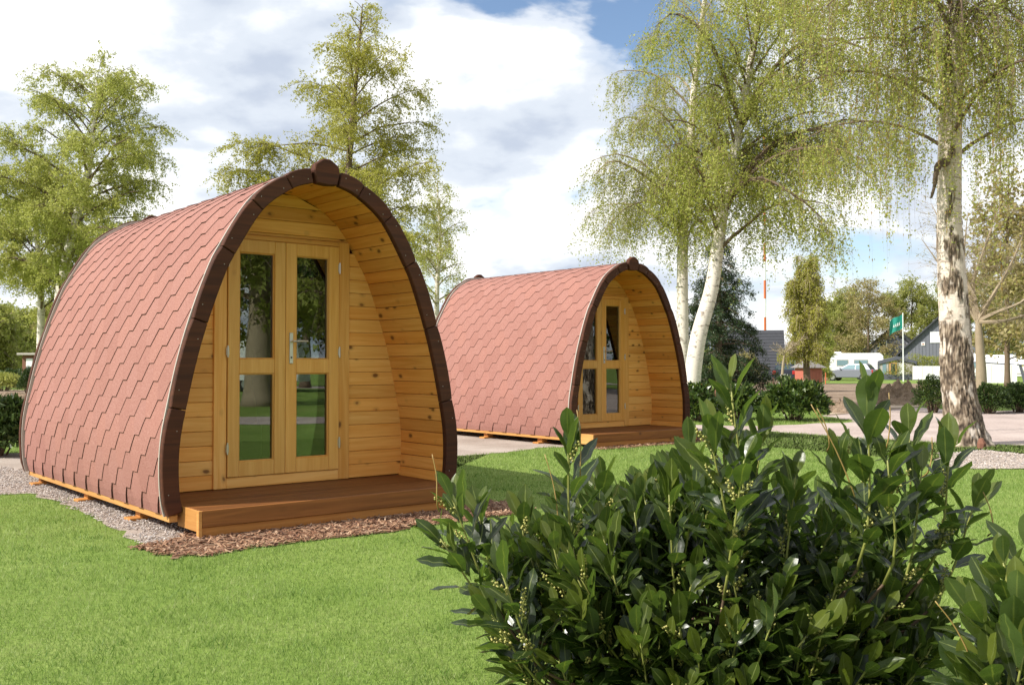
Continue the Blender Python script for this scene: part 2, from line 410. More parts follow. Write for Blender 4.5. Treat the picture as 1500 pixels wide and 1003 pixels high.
def pebble_mat(name, cols, rough=0.85):
    m, t, b, o = mat_new(name); g = N(t, 'ShaderNodeNewGeometry')
    c = ramp(t, g.outputs['Random Per Island'], [(i/(len(cols)-1), q) for i, q in enumerate(cols)])
    t.links.new(c, b.inputs['Base Color']); b.inputs['Roughness'].default_value = rough; return m
M_pebble = pebble_mat('pebbles', [(0.18, 0.14, 0.12), (0.36, 0.30, 0.26), (0.46, 0.38, 0.32), (0.30, 0.27, 0.26), (0.58, 0.52, 0.47)])
M_chip = pebble_mat('bark_chips', [(0.08, 0.035, 0.02), (0.22, 0.10, 0.05), (0.40, 0.24, 0.14), (0.15, 0.07, 0.04), (0.50, 0.34, 0.22)])
M_tarmac_dark = simple('dark_slate', (0.035, 0.036, 0.044), 0.6, 0.25, 4)
M_black = simple('black_rubber', (0.02, 0.02, 0.02), 0.7)
M_white = simple('white_paint', (0.80, 0.80, 0.79), 0.4, 0.03)
M_grey_clad = simple('grey_cladding', (0.14, 0.145, 0.17), 0.6, 0.12, 3)
M_brick = simple('far_brick', (0.42, 0.24, 0.17), 0.85, 0.25, 12)
M_redwood = simple('red_painted_wood', (0.42, 0.12, 0.085), 0.6, 0.12, 6)
M_greyroof = simple('grey_felt_roof', (0.20, 0.18, 0.17), 0.8, 0.15, 6)
M_canvas_dk = simple('dark_canvas', (0.085, 0.09, 0.11), 0.7, 0.1)
M_canvas_lt = simple('beige_canvas', (0.40, 0.37, 0.33), 0.7, 0.1)
M_canvas_or = simple('ochre_curtain', (0.45, 0.26, 0.10), 0.8, 0.1)
M_silver = simple('silver_paint', (0.20, 0.205, 0.245), 0.3, 0.02, 4, 0.1)
M_darkcar = simple('dark_blue_paint', (0.035, 0.036, 0.055), 0.25, 0.05, 4, 0.2)
M_cglass = simple('dark_car_glass', (0.03, 0.05, 0.06), 0.06, 0.05)
M_cglass2 = simple('pale_car_glass', (0.18, 0.27, 0.30), 0.06, 0.05)
M_tail = simple('red_lamp_plastic', (0.45, 0.03, 0.03), 0.25)
M_green_flag = simple('green_flag_cloth', (0.012, 0.24, 0.185), 0.7, 0.1)
M_orange = simple('orange_plastic', (0.55, 0.14, 0.045), 0.5)
M_postbrown = simple('weathered_brown_post', (0.20, 0.085, 0.05), 0.8, 0.2)

# ------------------------------------------------------------------ the ground
POD1, POD2, YAW1, YAW2 = np.array([-1.4336, 7.4411]), np.array([1.7339, 14.3127]), 0.690, 0.6822
def pl(x, y, P=POD1, yaw=YAW1):
    c, s = math.cos(yaw), math.sin(yaw); return (P[0]+x*c-y*s, P[1]+x*s+y*c)
def grid_ground():
    xs = np.concatenate([np.linspace(-900, -60, 8), np.linspace(-50, 60, 12), np.linspace(75, 900, 8)])
    ys = np.concatenate([[-120, -40, -10], np.linspace(0, 90, 46), [120, 200, 400, 900, 1800]])
    XX, YY = np.meshgrid(xs, ys); ZZ = np.array([[zg(y) for _ in xs] for y in ys])
    V = np.stack([XX, YY, ZZ], -1).reshape(-1, 3); nx, ny = len(xs), len(ys)
    i = (np.arange(ny-1)[:, None]*nx+np.arange(nx-1)[None]).ravel()
    return mesh_of('ground', V, [np.stack([i, i+1, i+nx+1, i+nx], 1)], smooth=True)
link('ground', grid_ground(), M_lawn, kind='structure')
def wavy(poly, amp=0.04, step=0.12, seed=0):
    r = np.random.default_rng(seed); out = []
    p = np.asarray(poly, float)
    for a, b in zip(p, np.roll(p, -1, 0)):
        n = max(1, min(60, int(np.linalg.norm(b-a)/step)))
        for k in range(n): out.append(a+(b-a)*k/n+r.normal(0, amp, 2)*(0.5 if k == 0 else 1))
    return np.array(out)
def sheet(name, poly, z, mat, kind='structure'):
    p = np.asarray(poly); import bmesh
    a = 0.5*np.sum(p[:, 0]*np.roll(p[:, 1], -1)-np.roll(p[:, 0], -1)*p[:, 1])
    if a < 0: p = p[::-1]
    bm = bmesh.new(); bm.faces.new([bm.verts.new((x, y, 0)) for x, y in p]); bmesh.ops.triangulate(bm, faces=bm.faces[:])
    yy = 36.0
    while yy < p[:, 1].max():
        bmesh.ops.bisect_plane(bm, geom=bm.verts[:]+bm.edges[:]+bm.faces[:], plane_co=(0, yy, 0), plane_no=(0, 1, 0)); yy += 2
    for v in bm.verts: v.co.z = zg(v.co.y)+z+(.012 if v.co.y > 35 else 0)
    me = bpy.data.meshes.new(name); bm.to_mesh(me); bm.free()
    return link(name, me, mat, kind=kind)
gravel_poly = wavy([pl(-1.42, -0.45), pl(-1.36, 0.7), pl(-1.31, 1.8), pl(-1.34, 2.85), pl(-1.6, 2.92), pl(-4, 3.0), pl(-9, 3.1), pl(-9, 7.2),
                    pl(8.05, 7.2), pl(8.1, 3.4), pl(5.6, 3.3), pl(5.3, 3.5), pl(4.4, 3.2), pl(3.6, 3.26), pl(1.5, 3.1), pl(1.35, 2.8), pl(1.35, -0.3)], 0.03, 0.15, 3)
chips_poly = wavy([pl(-1.5, -0.38), pl(-1.47, -0.88), pl(-0.81, -0.87), pl(-0.13, -0.9), pl(0.47, -0.84), pl(1.4, -0.8), pl(1.6, -0.3), pl(1.4, 0.1), pl(-1.0, 0.12), pl(-1.2, -0.2)], 0.035, 0.1, 5)
chips2_poly = wavy([pl(-1.1, -0.25, POD2, YAW2), pl(-1.15, -0.62, POD2, YAW2), pl(0, -0.62, POD2, YAW2), pl(1.4, -0.5, POD2, YAW2), pl(1.35, 0.1, POD2, YAW2)], 0.03, 0.15, 6)
path_poly = wavy([(1.5, 16.6), G(1114, 631), G(1236, 640), G(1380, 649), G(1440, 651), G(1500, 652), (9.5, 13.2), (10.6, 11.5), (9.6, 8.0), (8.0, 3.0), (7.5, -4), (9.8, -4), (10.6, 3.0), (12.2, 8.0), (14.5, 11.0), (30, 9), (30, 22), (14, 25), G(1500, 600), G(1434, 604), G(1350, 597),
                  G(1290, 600), G(1206, 609), G(1254, 618), G(1236, 619), G(1122, 624), (2.0, 18.6)], 0.05, 0.3, 8)
birch_bed = wavy([G(1378, 684), G(1383, 664), G(1445, 660), G(1500, 666), (8.5, 12.2), (8.2, 10.4), G(1500, 687), G(1430, 688)], 0.04, 0.15, 9)
soil_poly = wavy([G(1100, 583), G(1215, 581), G(1225, 600), G(1206, 609), G(1290, 602), G(1350, 596), G(1400, 590), G(1400, 562), G(1345, 557), G(1205, 557), G(1160, 561), G(1090, 563)], 0.15, 1.0, 10)
soil_left = wavy([G(-60, 592), G(40, 588), G(80, 580), G(80, 571), G(-60, 571)], 0.2, 1.0, 11)
sand_poly = wavy([G(1212, 608), G(1290, 600), G(1350, 596), G(1352, 588), G(1290, 592), G(1225, 600)], 0.1, 0.5, 12)
refl_path = wavy([(30, -14), (34, -14), (38, 2), (44, 10), (40, 12), (34, 3)], 0.1, 0.6, 13)
sheet('gravel_bed', gravel_poly, 0.004, M_gravel)
sheet('bark_mulch_bed', chips_poly, 0.008, M_chips_bed)
sheet('bark_mulch_bed', chips2_poly, 0.008, M_chips_bed)
sheet('path', path_poly, 0.006, M_path)
sheet('gravel_bed', birch_bed, 0.010, M_gravel)
sheet('soil_field', soil_poly, 0.010, M_soil)
sheet('soil_field', soil_left, 0.010, M_soil)
sheet('sandy_verge', sand_poly, 0.014, M_sand)
BARE = [gravel_poly, chips_poly, chips2_poly, path_poly, birch_bed, soil_poly, soil_left]

def grass():
    n = 1000000
    # density falls with distance: sample distance by 1/d law
    y = 2.5*np.exp(rng.random(n)*math.log(30/2.5)); x = (rng.random(n)-0.5)*(1.16*y+3.2)
    # uneven clumps
    P = np.stack([x, y], 1)
    keep = np.ones(n, bool)
    for b in BARE: keep &= ~inpoly(P, b)
    keep &= ~((y < 2.5) | ((x > 0.1) & (x < 1.9) & (y > 2) & (y < 4.2)))
    P = P[keep]; n = len(P); d = P[:, 1]
    cl = 0.5+0.3*np.sin(P[:, 0]*2.1+np.sin(P[:, 1]*1.7)*1.3)*np.sin(P[:, 1]*2.6+np.sin(P[:, 0]*1.9))+0.4*np.sin(P[:, 0]*9+np.sin(P[:, 1]*7)*2)*np.sin(P[:, 1]*8.3+np.sin(P[:, 0]*6.1)*2)
    h = (0.012+0.017*rng.random(n)**1.5)*(0.75+0.5*cl)*np.clip(d/9, 1, 1.7); w = 0.00135*np.clip(d/5.0, 1, 4.5)*(0.7+0.6*rng.random(n))
    az = rng.random(n)*2*np.pi; la = rng.random(n)*2*np.pi; lean = (0.15+.85*rng.random(n))*h
    e = np.stack([np.cos(az), np.sin(az), 0*az], 1)*w[:, None]
    l = np.stack([np.cos(la), np.sin(la), 0*la], 1)*lean[:, None]
    b = np.stack([P[:, 0], P[:, 1], np.full(n, 0.0)], 1); up = np.array([0, 0, 1.])
    V = np.stack([b-e, b+e, b+l+up*h[:, None]], 1).reshape(-1, 3); F3 = np.arange(len(V)).reshape(-1, 3)
    o = link('grass', mesh_of('grass', V, [F3]), M_grass, kind='stuff'); tag(o, 'short mown bright green lawn grass around the wooden pods', 'grass')
grass()
def scatter(name, label, cat, polys, n, mat, size, chip=False, ylim=40, wfun=None):
    pts = []
    for poly in polys:
        lo, hi = poly.min(0), poly.max(0)
        q = lo+(hi-lo)*rng.random((n, 2)); q = q[inpoly(q, poly) & (q[:, 1] < ylim) & (np.abs(q[:, 0]) < 0.56*q[:, 1]+.5)]; pts.append(q)
    P = np.concatenate(pts); n = len(P)
    if chip:
        B = CBS.astype(float)[None]*np.stack([size*(0.5+rng.random(n)*1.1), size*0.18*(0.6+0.8*rng.random(n)), size*0.07*(0.5+rng.random(n))], 1)[:, None]
        Fq = np.array([[0, 1, 3, 2], [4, 6, 7, 5], [0, 4, 5, 1], [2, 3, 7, 6], [0, 2, 6, 4], [1, 5, 7, 3]]); k = 8
    else:
        O = np.array([[1, 0, 0], [0, 1, 0], [-1, 0, 0], [0, -1, 0], [0, 0, 1], [0, 0, -1.]])
        B = O[None]*(size*(0.5+rng.random((n, 3))))[:, None]*np.array([1, 1, .65])*(0.8+.4*rng.random((n, 6, 1)))
        Fq = np.array([[0, 1, 4], [1, 2, 4], [2, 3, 4], [3, 0, 4], [1, 0, 5], [2, 1, 5], [3, 2, 5], [0, 3, 5]]); k = 6
    a = rng.random(n)*2*np.pi; tl = rng.normal(0, 0.22, n); c, s = np.cos(a), np.sin(a)
    x = B[..., 0]; y = B[..., 1]; z = B[..., 2]+x*np.sin(tl)[:, None]
    V = np.stack([x*c[:, None]-y*s[:, None]+P[:, :1], x*s[:, None]+y*c[:, None]+P[:, 1:], z+0.012+size*0.15*rng.random((n, 1))], -1)
    F = (np.arange(n)[:, None, None]*k+Fq[None]).reshape(-1, Fq.shape[1])
    o = link(name, mesh_of(name, V.reshape(-1, 3), [F]), mat, kind='stuff'); tag(o, label, cat)
def tufts():
    n = 150; y = 3.6*np.exp(rng.random(n)*math.log(14/3.6)); x = (rng.random(n)-.5)*1.1*y; P = np.stack([x, y], 1); ok = np.ones(n, bool)
    for b in BARE: ok &= ~inpoly(P, b)
    P = P[ok]; k = 26; n = len(P)*k; C = np.repeat(P, k, 0)+rng.normal(0, .06, (n, 2)); az = rng.random(n)*6.283; la = rng.random(n)*6.283
    h = .016+.024*rng.random(n); w = .0024*np.clip(C[:, 1]/5, 1, 3); e = np.stack([np.cos(az), np.sin(az), 0*az], 1)*w[:, None]; b = np.stack([C[:, 0], C[:, 1], 0*az], 1)
    t_ = b+np.stack([np.cos(la)*h*.7, np.sin(la)*h*.7, h], 1); V = np.stack([b-e, b+e, t_], 1).reshape(-1, 3)
    o = link('grass_tufts', mesh_of('grass_tufts', V, [np.arange(len(V)).reshape(-1, 3)]), M_tuft, kind='stuff'); tag(o, 'longer darker grass tufts scattered through the lawn', 'grass')
tufts()
strip = wavy([pl(-1.42, -0.45), pl(-1.36, 0.7), pl(-1.31, 1.8), pl(-1.34, 2.85), pl(-3.5, 3.0), pl(-3.5, 5.5), pl(-0.9, 5.5), pl(-0.9, 0.1)], .03, .15, 2)
scatter('gravel', 'small beige pebbles beside the nearer pod', 'gravel', [wavy(strip[::3], .05, .08, 21)], 46000, M_pebble, 0.0085)
scatter('gravel', 'pale pebbles around the foot of the big birch', 'gravel', [birch_bed], 6000, M_pebble, 0.012)
scatter('bark_chips', 'reddish brown bark chips in front of the nearer deck', 'bark chips', [wavy(chips_poly, .022, .06, 22)], 10000, M_chip, 0.026, True)
scatter('bark_chips', 'brown bark chips in front of the farther deck', 'bark chips', [chips2_poly], 2500, M_chip, 0.028, True)

# ------------------------------------------------------------------ the camping pods
HALF = [(1.192, .12), (1.218, .24), (1.228, .46), (1.216, .66), (1.175, .88), (1.112, 1.17), (1.03, 1.46), (.905, 1.81), (.812, 2.0), (.59, 2.345), (.336, 2.54), (.15, 2.612), (0, 2.635)]
half = catmull(np.array(HALF), 600)
full = np.concatenate([half*[-1, 1], half[::-1][1:]])           # left bottom -> top -> right bottom
seg = np.linalg.norm(np.diff(full, axis=0), axis=1); arc = np.concatenate([[0], np.cumsum(seg)]); ALEN = arc[-1]
def prof(s, off=0.0):
    s = np.asarray(s, float); x = np.interp(s, arc, full[:, 0]); z = np.interp(s, arc, full[:, 1])
    e = 0.02; tx = np.interp(s+e, arc, full[:, 0])-np.interp(s-e, arc, full[:, 0]); tz = np.interp(s+e, arc, full[:, 1])-np.interp(s-e, arc, full[:, 1])
    l = np.hypot(tx, tz)+1e-9; tx, tz = tx/l, tz/l
    return np.stack([x-tz*off, z+tx*off], -1), np.stack([tx, tz], -1)
def s_at_z(z, right=True):
    s = np.interp(z, half[:, 1], np.concatenate([[0], np.cumsum(np.linalg.norm(np.diff(half, axis=0), axis=1))]))
    return ALEN-s if right else s
def xin(z, off=-0.112):                                          # half width of the arch's inside at height z
    s = np.linspace(0, ALEN/2, 500); p, _ = prof(s, off); return float(np.interp(z, p[:, 1], -p[:, 0]))
PL_ = 3.68; REC = 0.637; ZD = 0.189

def make_pod(label, loc, yaw):
    pod = thing('camping_pod', label, 'camping pod', loc, yaw, 'wooden camping pods on the lawn')
    # --- arches of dark stained blocks
    joints_z = [0.12, 0.86, 1.47, 1.985, 2.335, 2.54, 2.617]
    sj = [s_at_z(z, False) for z in joints_z]; sj[0] = 0.0
    segs = [(a+.003, b-.003) for a, b in zip(sj[:-1], sj[1:])]; segs += [(ALEN-b, ALEN-a) for a, b in segs[::-1]]
    for y0, y1, nm in ((-0.055, 0.0, 'arch_block'), (PL_-0.04, PL_+0.015, 'arch_block')):
        for a, b in segs:
            ss = np.linspace(a, b, 9); po, _ = prof(ss, 0.0); pi, _ = prof(ss, -0.113)
            bulge = 0.010*np.sin(np.linspace(0, np.pi, 9))**.45-.006+(.022 if y0 > 1 else 0)
            po2, _ = prof(ss, 0.0); po2 = np.stack([prof(s, bb)[0] for s, bb in zip(ss, bulge)])
            MB().prism(np.concatenate([po2, pi[::-1]]), y0, y1, 0.006).build(nm, M_stain_x, pod)
        k = [(.028, 2.698), (.098, 2.652), (.110, 2.60), (.086, 2.507), (0, 2.499), (-.086, 2.507), (-.110, 2.60), (-.098, 2.652), (-.028, 2.698)]
        MB().prism(k, y0-0.012, y1+0.004, 0.008).build('keystone_block', M_stain_x, pod)
    sc = MB()
    for a, b in segs:
        for q in (.2, .8):
            for off in (-.035, -.078):
                if (off < -.05) != (q > .5): continue
                c = prof(a+(b-a)*q, off)[0]; sc.tube([(c[0], -.0545, c[1]), (c[0], -.0562, c[1])], .0032, 8)
    sc.build('screws', M_rim, pod, kind='stuff')
    # --- flashing rim behind each arch
    for y0, y1 in ((0.001, 0.016), (PL_-0.056, PL_-0.041)):
        ss = np.linspace(0, ALEN, 90); po, _ = prof(ss, 0.004 if y0 < 1 else .014); pi, _ = prof(ss, -0.02)
        n = len(ss); V = np.concatenate([np.stack([q[:, 0], np.full(n, y), q[:, 1]], 1) for y in (y0, y1) for q in (po, pi)])
        i = np.arange(n-1)
        F = np.concatenate([np.stack(q, 1) for q in ((i, i+1, n+i+1, n+i), (2*n+i, 3*n+i, 3*n+i+1, 2*n+i+1), (i, 2*n+i, 2*n+i+1, i+1), (n+i, n+i+1, 3*n+i+1, 3*n+i))])
        link('roof_edge', mesh_of('roof_edge', V, [F]), M_rim, pod)
    # --- shell
    ss = np.linspace(0, ALEN, 90); po, _ = prof(ss, -0.016); pi, _ = prof(ss, -0.082); n = len(ss); y0, y1 = 0.017, PL_-0.057
    V = np.concatenate([np.stack([q[:, 0], np.full(n, y), q[:, 1]], 1) for y in (y0, y1) for q in (po, pi)]); i = np.arange(n-1)
    F = np.concatenate([np.stack(q, 1) for q in ((i, i+1, n+i+1, n+i), (2*n+i, 3*n+i, 3*n+i+1, 2*n+i+1), (i, 2*n+i, 2*n+i+1, i+1), (n+i, n+i+1, 3*n+i+1, 3*n+i))])
    F = np.concatenate([F, [[0, n, 3*n, 2*n], [n-1, 3*n-1, 4*n-1, 2*n-1]]])
    link('roof_shell', mesh_of('roof_shell', V, [F]), M_shingle, pod)
    # --- shingles
    nt = 11; pitch = (y1-y0-0.004)/nt; ex = 0.131; a = 0.049; hp = pitch/2-0.0008
    LEV = [(0, a), (ex/2, hp/2), (ex, hp-a), (ex+.0004, hp), (.2, hp), (.268, hp)]
    def tab(cl, s, side):                                       # one tab, bent to the arch at height s
        V = []; p0 = prof(s if side == 0 else ALEN-s, -.016)[0]
        for thick in (.006, 0.0):
            for y, w in LEV:
                q = min(s+y, ALEN/2-.0005); P = prof(q if side == 0 else ALEN-q, -.016+.0118-.0074*y/.2-thick)[0]
                for x in (-w if cl <= 0 else 0.0, w if cl >= 0 else 0.0):
                    V.append((P[0]-p0[0], -x if side == 0 else x, P[1]-p0[1]))
        n = len(LEV); k = np.arange(n-1)*2; m = 2*n
        top = np.stack([m+k, m+k+1, m+k+3, m+k+2], 1); bot = np.stack([k, k+2, k+3, k+1], 1)
        sides = np.concatenate([np.stack([k, m+k, m+k+2, k+2], 1), np.stack([k+1, k+3, m+k+3, m+k+1], 1), [[0, 1, m+1, m]]])
        me = mesh_of('shingle', V, [np.concatenate([top, bot, sides])])
        me.materials.append(M_shingle); me.materials.append(M_bitumen)
        for q in me.polygons[2*(n-1):]: q.material_index = 1
        return me, p0
    ncourse = int(ALEN/2/ex)
    s0 = 0.008
    bulk = MB()
    for side in (0, 1):
        for k in range(ncourse+1):
            s = s0+k*ex
            if s > ALEN/2-0.02: break
            odd = k % 2
            items = [(y0+0.002+(q+0.5)*pitch, 0) for q in range(nt)] if not odd else [(y0+0.002+q*pitch, 0) for q in range(1, nt)]+[(y0+0.002, -1 if side == 0 else 1), (y1-0.002, 1 if side == 0 else -1)]
            tm = {c: tab(c, s, side) for c in ((0,) if not odd else (-1, 0, 1))}
            for yy, cl in items:
                me, p0 = tm[cl]; jx = random.uniform(-.0008, .0008)
                if side == 0:
                    o = link('shingle', me, None, pod); o.location = (p0[0]+jx, yy+random.uniform(-.0006, .0006), p0[1])
                else:
                    co = np.array([v.co for v in me.vertices])+[p0[0]+jx, yy, p0[1]]
                    bulk.add(co, [np.array([list(q.vertices) for q in me.polygons])])
    bulk.build('shingle_cover', M_shingle, pod, kind='stuff')
    # --- recess lining boards (run front to back)
    bw = 0.1115; nb = int(ALEN/bw); g = 0.0022
    for k in range(nb):
        sa, sb = ALEN/2+(k-nb/2)*bw+g, ALEN/2+(k-nb/2+1)*bw-g
        pa, _ = prof(np.array([sa, sb]), -0.104); pb, _ = prof(np.array([sa, sb]), -0.084)
        if pa[0, 1] < ZD-.05 and pa[1, 1] < ZD-.05: continue
        C = [[[(pa[0][0], y, pa[0][1]), (pb[0][0], y, pb[0][1])] for y in (0.001, REC+0.02)], [[(pa[1][0], y, pa[1][1]), (pb[1][0], y, pb[1][1])] for y in (0.001, REC+0.02)]]
        C8 = np.array(C)                                          # [s][y][depth]
        MB().hexa(C8, 0.003).build('lining_board', M_pine_y, pod)
    # --- front wall boards
    z = ZD+0.002
    dw, dt = 0.592, 2.172
    while z < 2.5:
        z2 = min(z+0.1115, 2.522)
        def brd(xa0, xa1, xb0, xb1, zz0=z, zz1=z2):               # x limits at the bottom and top edge
            C8 = np.array([[[(xa0, y, zz0+.0012), (xb0, y, zz1-.0012)] for y in (REC, REC+.022)], [[(xa1, y, zz0+.0012), (xb1, y, zz1-.0012)] for y in (REC, REC+.022)]])
            MB().hexa(C8, 0.0035).build('wall_board', M_pine_x, pod)
        w0, w1 = xin(z, -.101), xin(z2, -.101)
        if z2 <= dt-.03:
            if w0 > dw+.01: brd(dw-.004, w0, dw-.004, max(w1, dw)); brd(-w0, -dw+.004, -max(w1, dw), -dw+.004)
        elif z >= dt-.002: brd(-w0, w0, -w1, w1)
        else:
            zc = dt+.001; wc = xin(zc, -.101)
            brd(-wc, wc, -w1, w1, zc, z2)
            z = z2; continue
        z = z2
    # --- door frame, doors
    ya = REC-0.018
    MB().box((-.592, ya, ZD+.002), (-.489, REC+.05, 2.172), .004).build('door_post', M_post_z, pod)
    MB().box((.489, ya, ZD+.002), (.592, REC+.05, 2.172), .004).build('door_post', M_post_z, pod)
    MB().box((-.4885, ya+.001, 2.132), (.4885, REC+.05, 2.171), .004).build('door_head', M_pine_x, pod)
    MB().box((-.4885, ya+.001, ZD+.002), (.4885, REC+.05, .2745), .004).build('door_sill', M_pine_x, pod)
    for sgn in (-1, 1):
        x0, x1 = (-.486, -.0015) if sgn < 0 else (.0015, .486)
        yd0, yd1 = REC-.030, REC+.028
        st = 0.094; zb, zt = .278, 2.129
        m = MB()
        m.box((x0, yd0, zb), (x0+st, yd1, zt), .004); m.box((x1-st, yd0, zb), (x1, yd1, zt), .004)
        for za, zc in ((zb, .392), (1.078, 1.192), (2.028, zt)): m.box((x0+st+.0003, yd0+.0012, za), (x1-st-.0003, yd1, zc), .003)
        d = m.build('door', M_door_z, pod)
        for za, zc in ((.392, 1.078), (1.192, 2.028)):
            MB().box((x0+st-.004, REC+.004, za-.004), (x1-st+.004, REC+.010, zc+.004), .0008).build('pane', M_glass, d)
            b = MB(); w = .009
            b.box((x0+st, yd0+.010, za), (x0+st+w, REC+.003, zc), .003); b.box((x1-st-w, yd0+.010, za), (x1-st, REC+.003, zc), .003)
            b.box((x0+st+w, yd0+.010, za), (x1-st-w, REC+.003, za+w), .003); b.box((x0+st+w, yd0+.010, zc-w), (x1-st-w, REC+.003, zc), .003)
            b.build('glazing_bead', M_door_z, d)
        for zz in (.50, 1.25, 1.95):
            h = MB(); xx = x0-.002 if sgn < 0 else x1+.002
            P = np.array([(xx, yd0-.006, zz-.045), (xx, yd0-.006, zz+.045)]); h.tube(P, .0075, 8)
            h.box((xx-.012, yd0-.0045, zz-.03), (xx+.012, yd0-.0005, zz+.03), .001)
            h.build('hinge', M_metal, d)
        if sgn > 0:
            h = MB(); xc = x0+.045; yh = yd0
            h.box((xc-.017, yh-.009, 1.155), (xc+.017, yh-.0005, 1.405), .003)
            h.tube([(xc, yh-.008, 1.335), (xc, yh-.055, 1.335)], .009, 10)
            h.tube([(xc-.008, yh-.052, 1.335), (xc+.05, yh-.055, 1.336), (xc+.125, yh-.05, 1.338)], .0085, 10)
            h.build('handle', M_metal, d)
            q = MB(); q.tube([(xc, yh-.0095, 1.205), (xc, yh-.012, 1.205)], .008, 10); q.build('keyhole', M_black, d)
    # --- interior, floor, back
    MB().box((-1.05, .02, .09), (1.05, PL_-.06, .16), .004).build('floor', M_rail_x, pod)
    m = MB(); ss = np.linspace(.02, ALEN-.02, 50); pp, _ = prof(ss, -.085); m.prism(pp, PL_-.12, PL_-.06, .004); m.build('back_wall', M_pine_x, pod)
    m = MB(); m.box((-.75, 2.6, .161), (.75, 3.4, .55), .02); m.build('bed', M_dark_in, pod)
    # --- deck
    yy = -.306; k = 0
    while yy < REC-.02:
        y2 = min(yy+.118, REC+.01)
        MB().box((-1.074, yy+.002, .163), (1.074, y2-.002, ZD-random.uniform(0, .0012)), .003).build('deck_plank', M_deck_x, pod); yy = y2
    MB().box((-1.062, -.330, .075), (1.085, -.307, ZD-.003), .003).build('deck_fascia', M_fascia_x, pod)
    MB().box((-1.068, -.318, .006), (1.07, -.296, .0735), .003).build('deck_fascia', M_rail_x, pod)
    MB().box((-1.088, -.332, -.01), (-1.0635, -.2935, ZD-.004), .003).build('corner_post', M_rail_y, pod)
    MB().box((-1.086, -.2925, .045), (-1.0755, .04, ZD-.003), .002).build('deck_side', M_rail_y, pod)
    MB().box((1.0755, -.2925, .045), (1.086, .04, ZD-.003), .002).build('deck_side', M_rail_y, pod)
    # --- rails and feet
    for sx in (-1, 1):
        MB().box((sx*1.142-.03, -.03, .082), (sx*1.142+.03, PL_-.02, .128), .003).build('ground_rail', M_rail_y, pod)
        for y in (.74, 2.01, 3.45):
            f = MB(); f.box((sx*1.06-.06, y-.05, .026), (sx*1.06+.045, y+.05, .0855), .003); f.box((sx*1.06-.14, y-.065, .004), (sx*1.06+.1, y+.065, .0255), .003)
            f.build('foot_block', M_rail_x, pod)
    return pod
pod = make_pod('nearer and larger looking red shingled pod with white grass in front', (POD1[0], POD1[1], 0), YAW1)
pod['label'] = 'nearer wooden camping pod at left, its whole double door in view'
def copy_tree(o, parent=None):
    c = o.copy(); COL.objects.link(c)
    if parent is not None: c.parent = parent
    for ch in list(o.children): copy_tree(ch, c)
    return c
pod2 = copy_tree(pod); pod2.location = (POD2[0], POD2[1], 0); pod2.rotation_euler = (0, 0, YAW2)
pod2['label'] = 'farther red shingled camping pod behind the laurel, left door partly hidden by its arch'
# ------------------------------------------------------------------ trees
def unit(v): return v/(np.linalg.norm(v, axis=-1, keepdims=True)+1e-9)
def lerp_poly(P, idx, s):
    K = P.shape[1]; f = np.clip(s, 0, .9999)*(K-1); k = f.astype(int); w = (f-k)[:, None]
    return P[idx, k]*(1-w)+P[idx, k+1]*w, unit(P[idx, k+1]-P[idx, k])
def leaf_tri(C, D, size, w, r):
    n = len(C); side = unit(np.cross(D, r.normal(size=(n, 3)))); s = size[:, None]
    V = np.stack([C+D*s*.15+side*s*w, C+D*s, C+D*s*.15-side*s*w], 1).reshape(-1, 3)
    return V, np.arange(3*n).reshape(-1, 3)
def strips(P, Rr, r):
    n, K, _ = P.shape; side = unit(np.cross(P[:, -1]-P[:, 0], r.normal(size=(n, 3))))[:, None]*Rr[..., None]
    V = np.stack([P-side, P+side], 2).reshape(-1, 3); k = (np.arange(n)[:, None]*K+np.arange(K-1)[None])*2
    return V, [np.stack([k, k+1, k+3, k+2], -1).reshape(-1, 4)]
def leaf_mesh(C, D, size, w, r):
    n = len(C); side = unit(np.cross(D, r.normal(size=(n, 3)))); s = size[:, None]
    V = np.stack([C, C+D*s*.45+side*s*w, C+D*s, C+D*s*.45-side*s*w], 1).reshape(-1, 3)
    i = np.arange(n)*4
    return V, np.stack([i, i+1, i+2, i+3], 1)
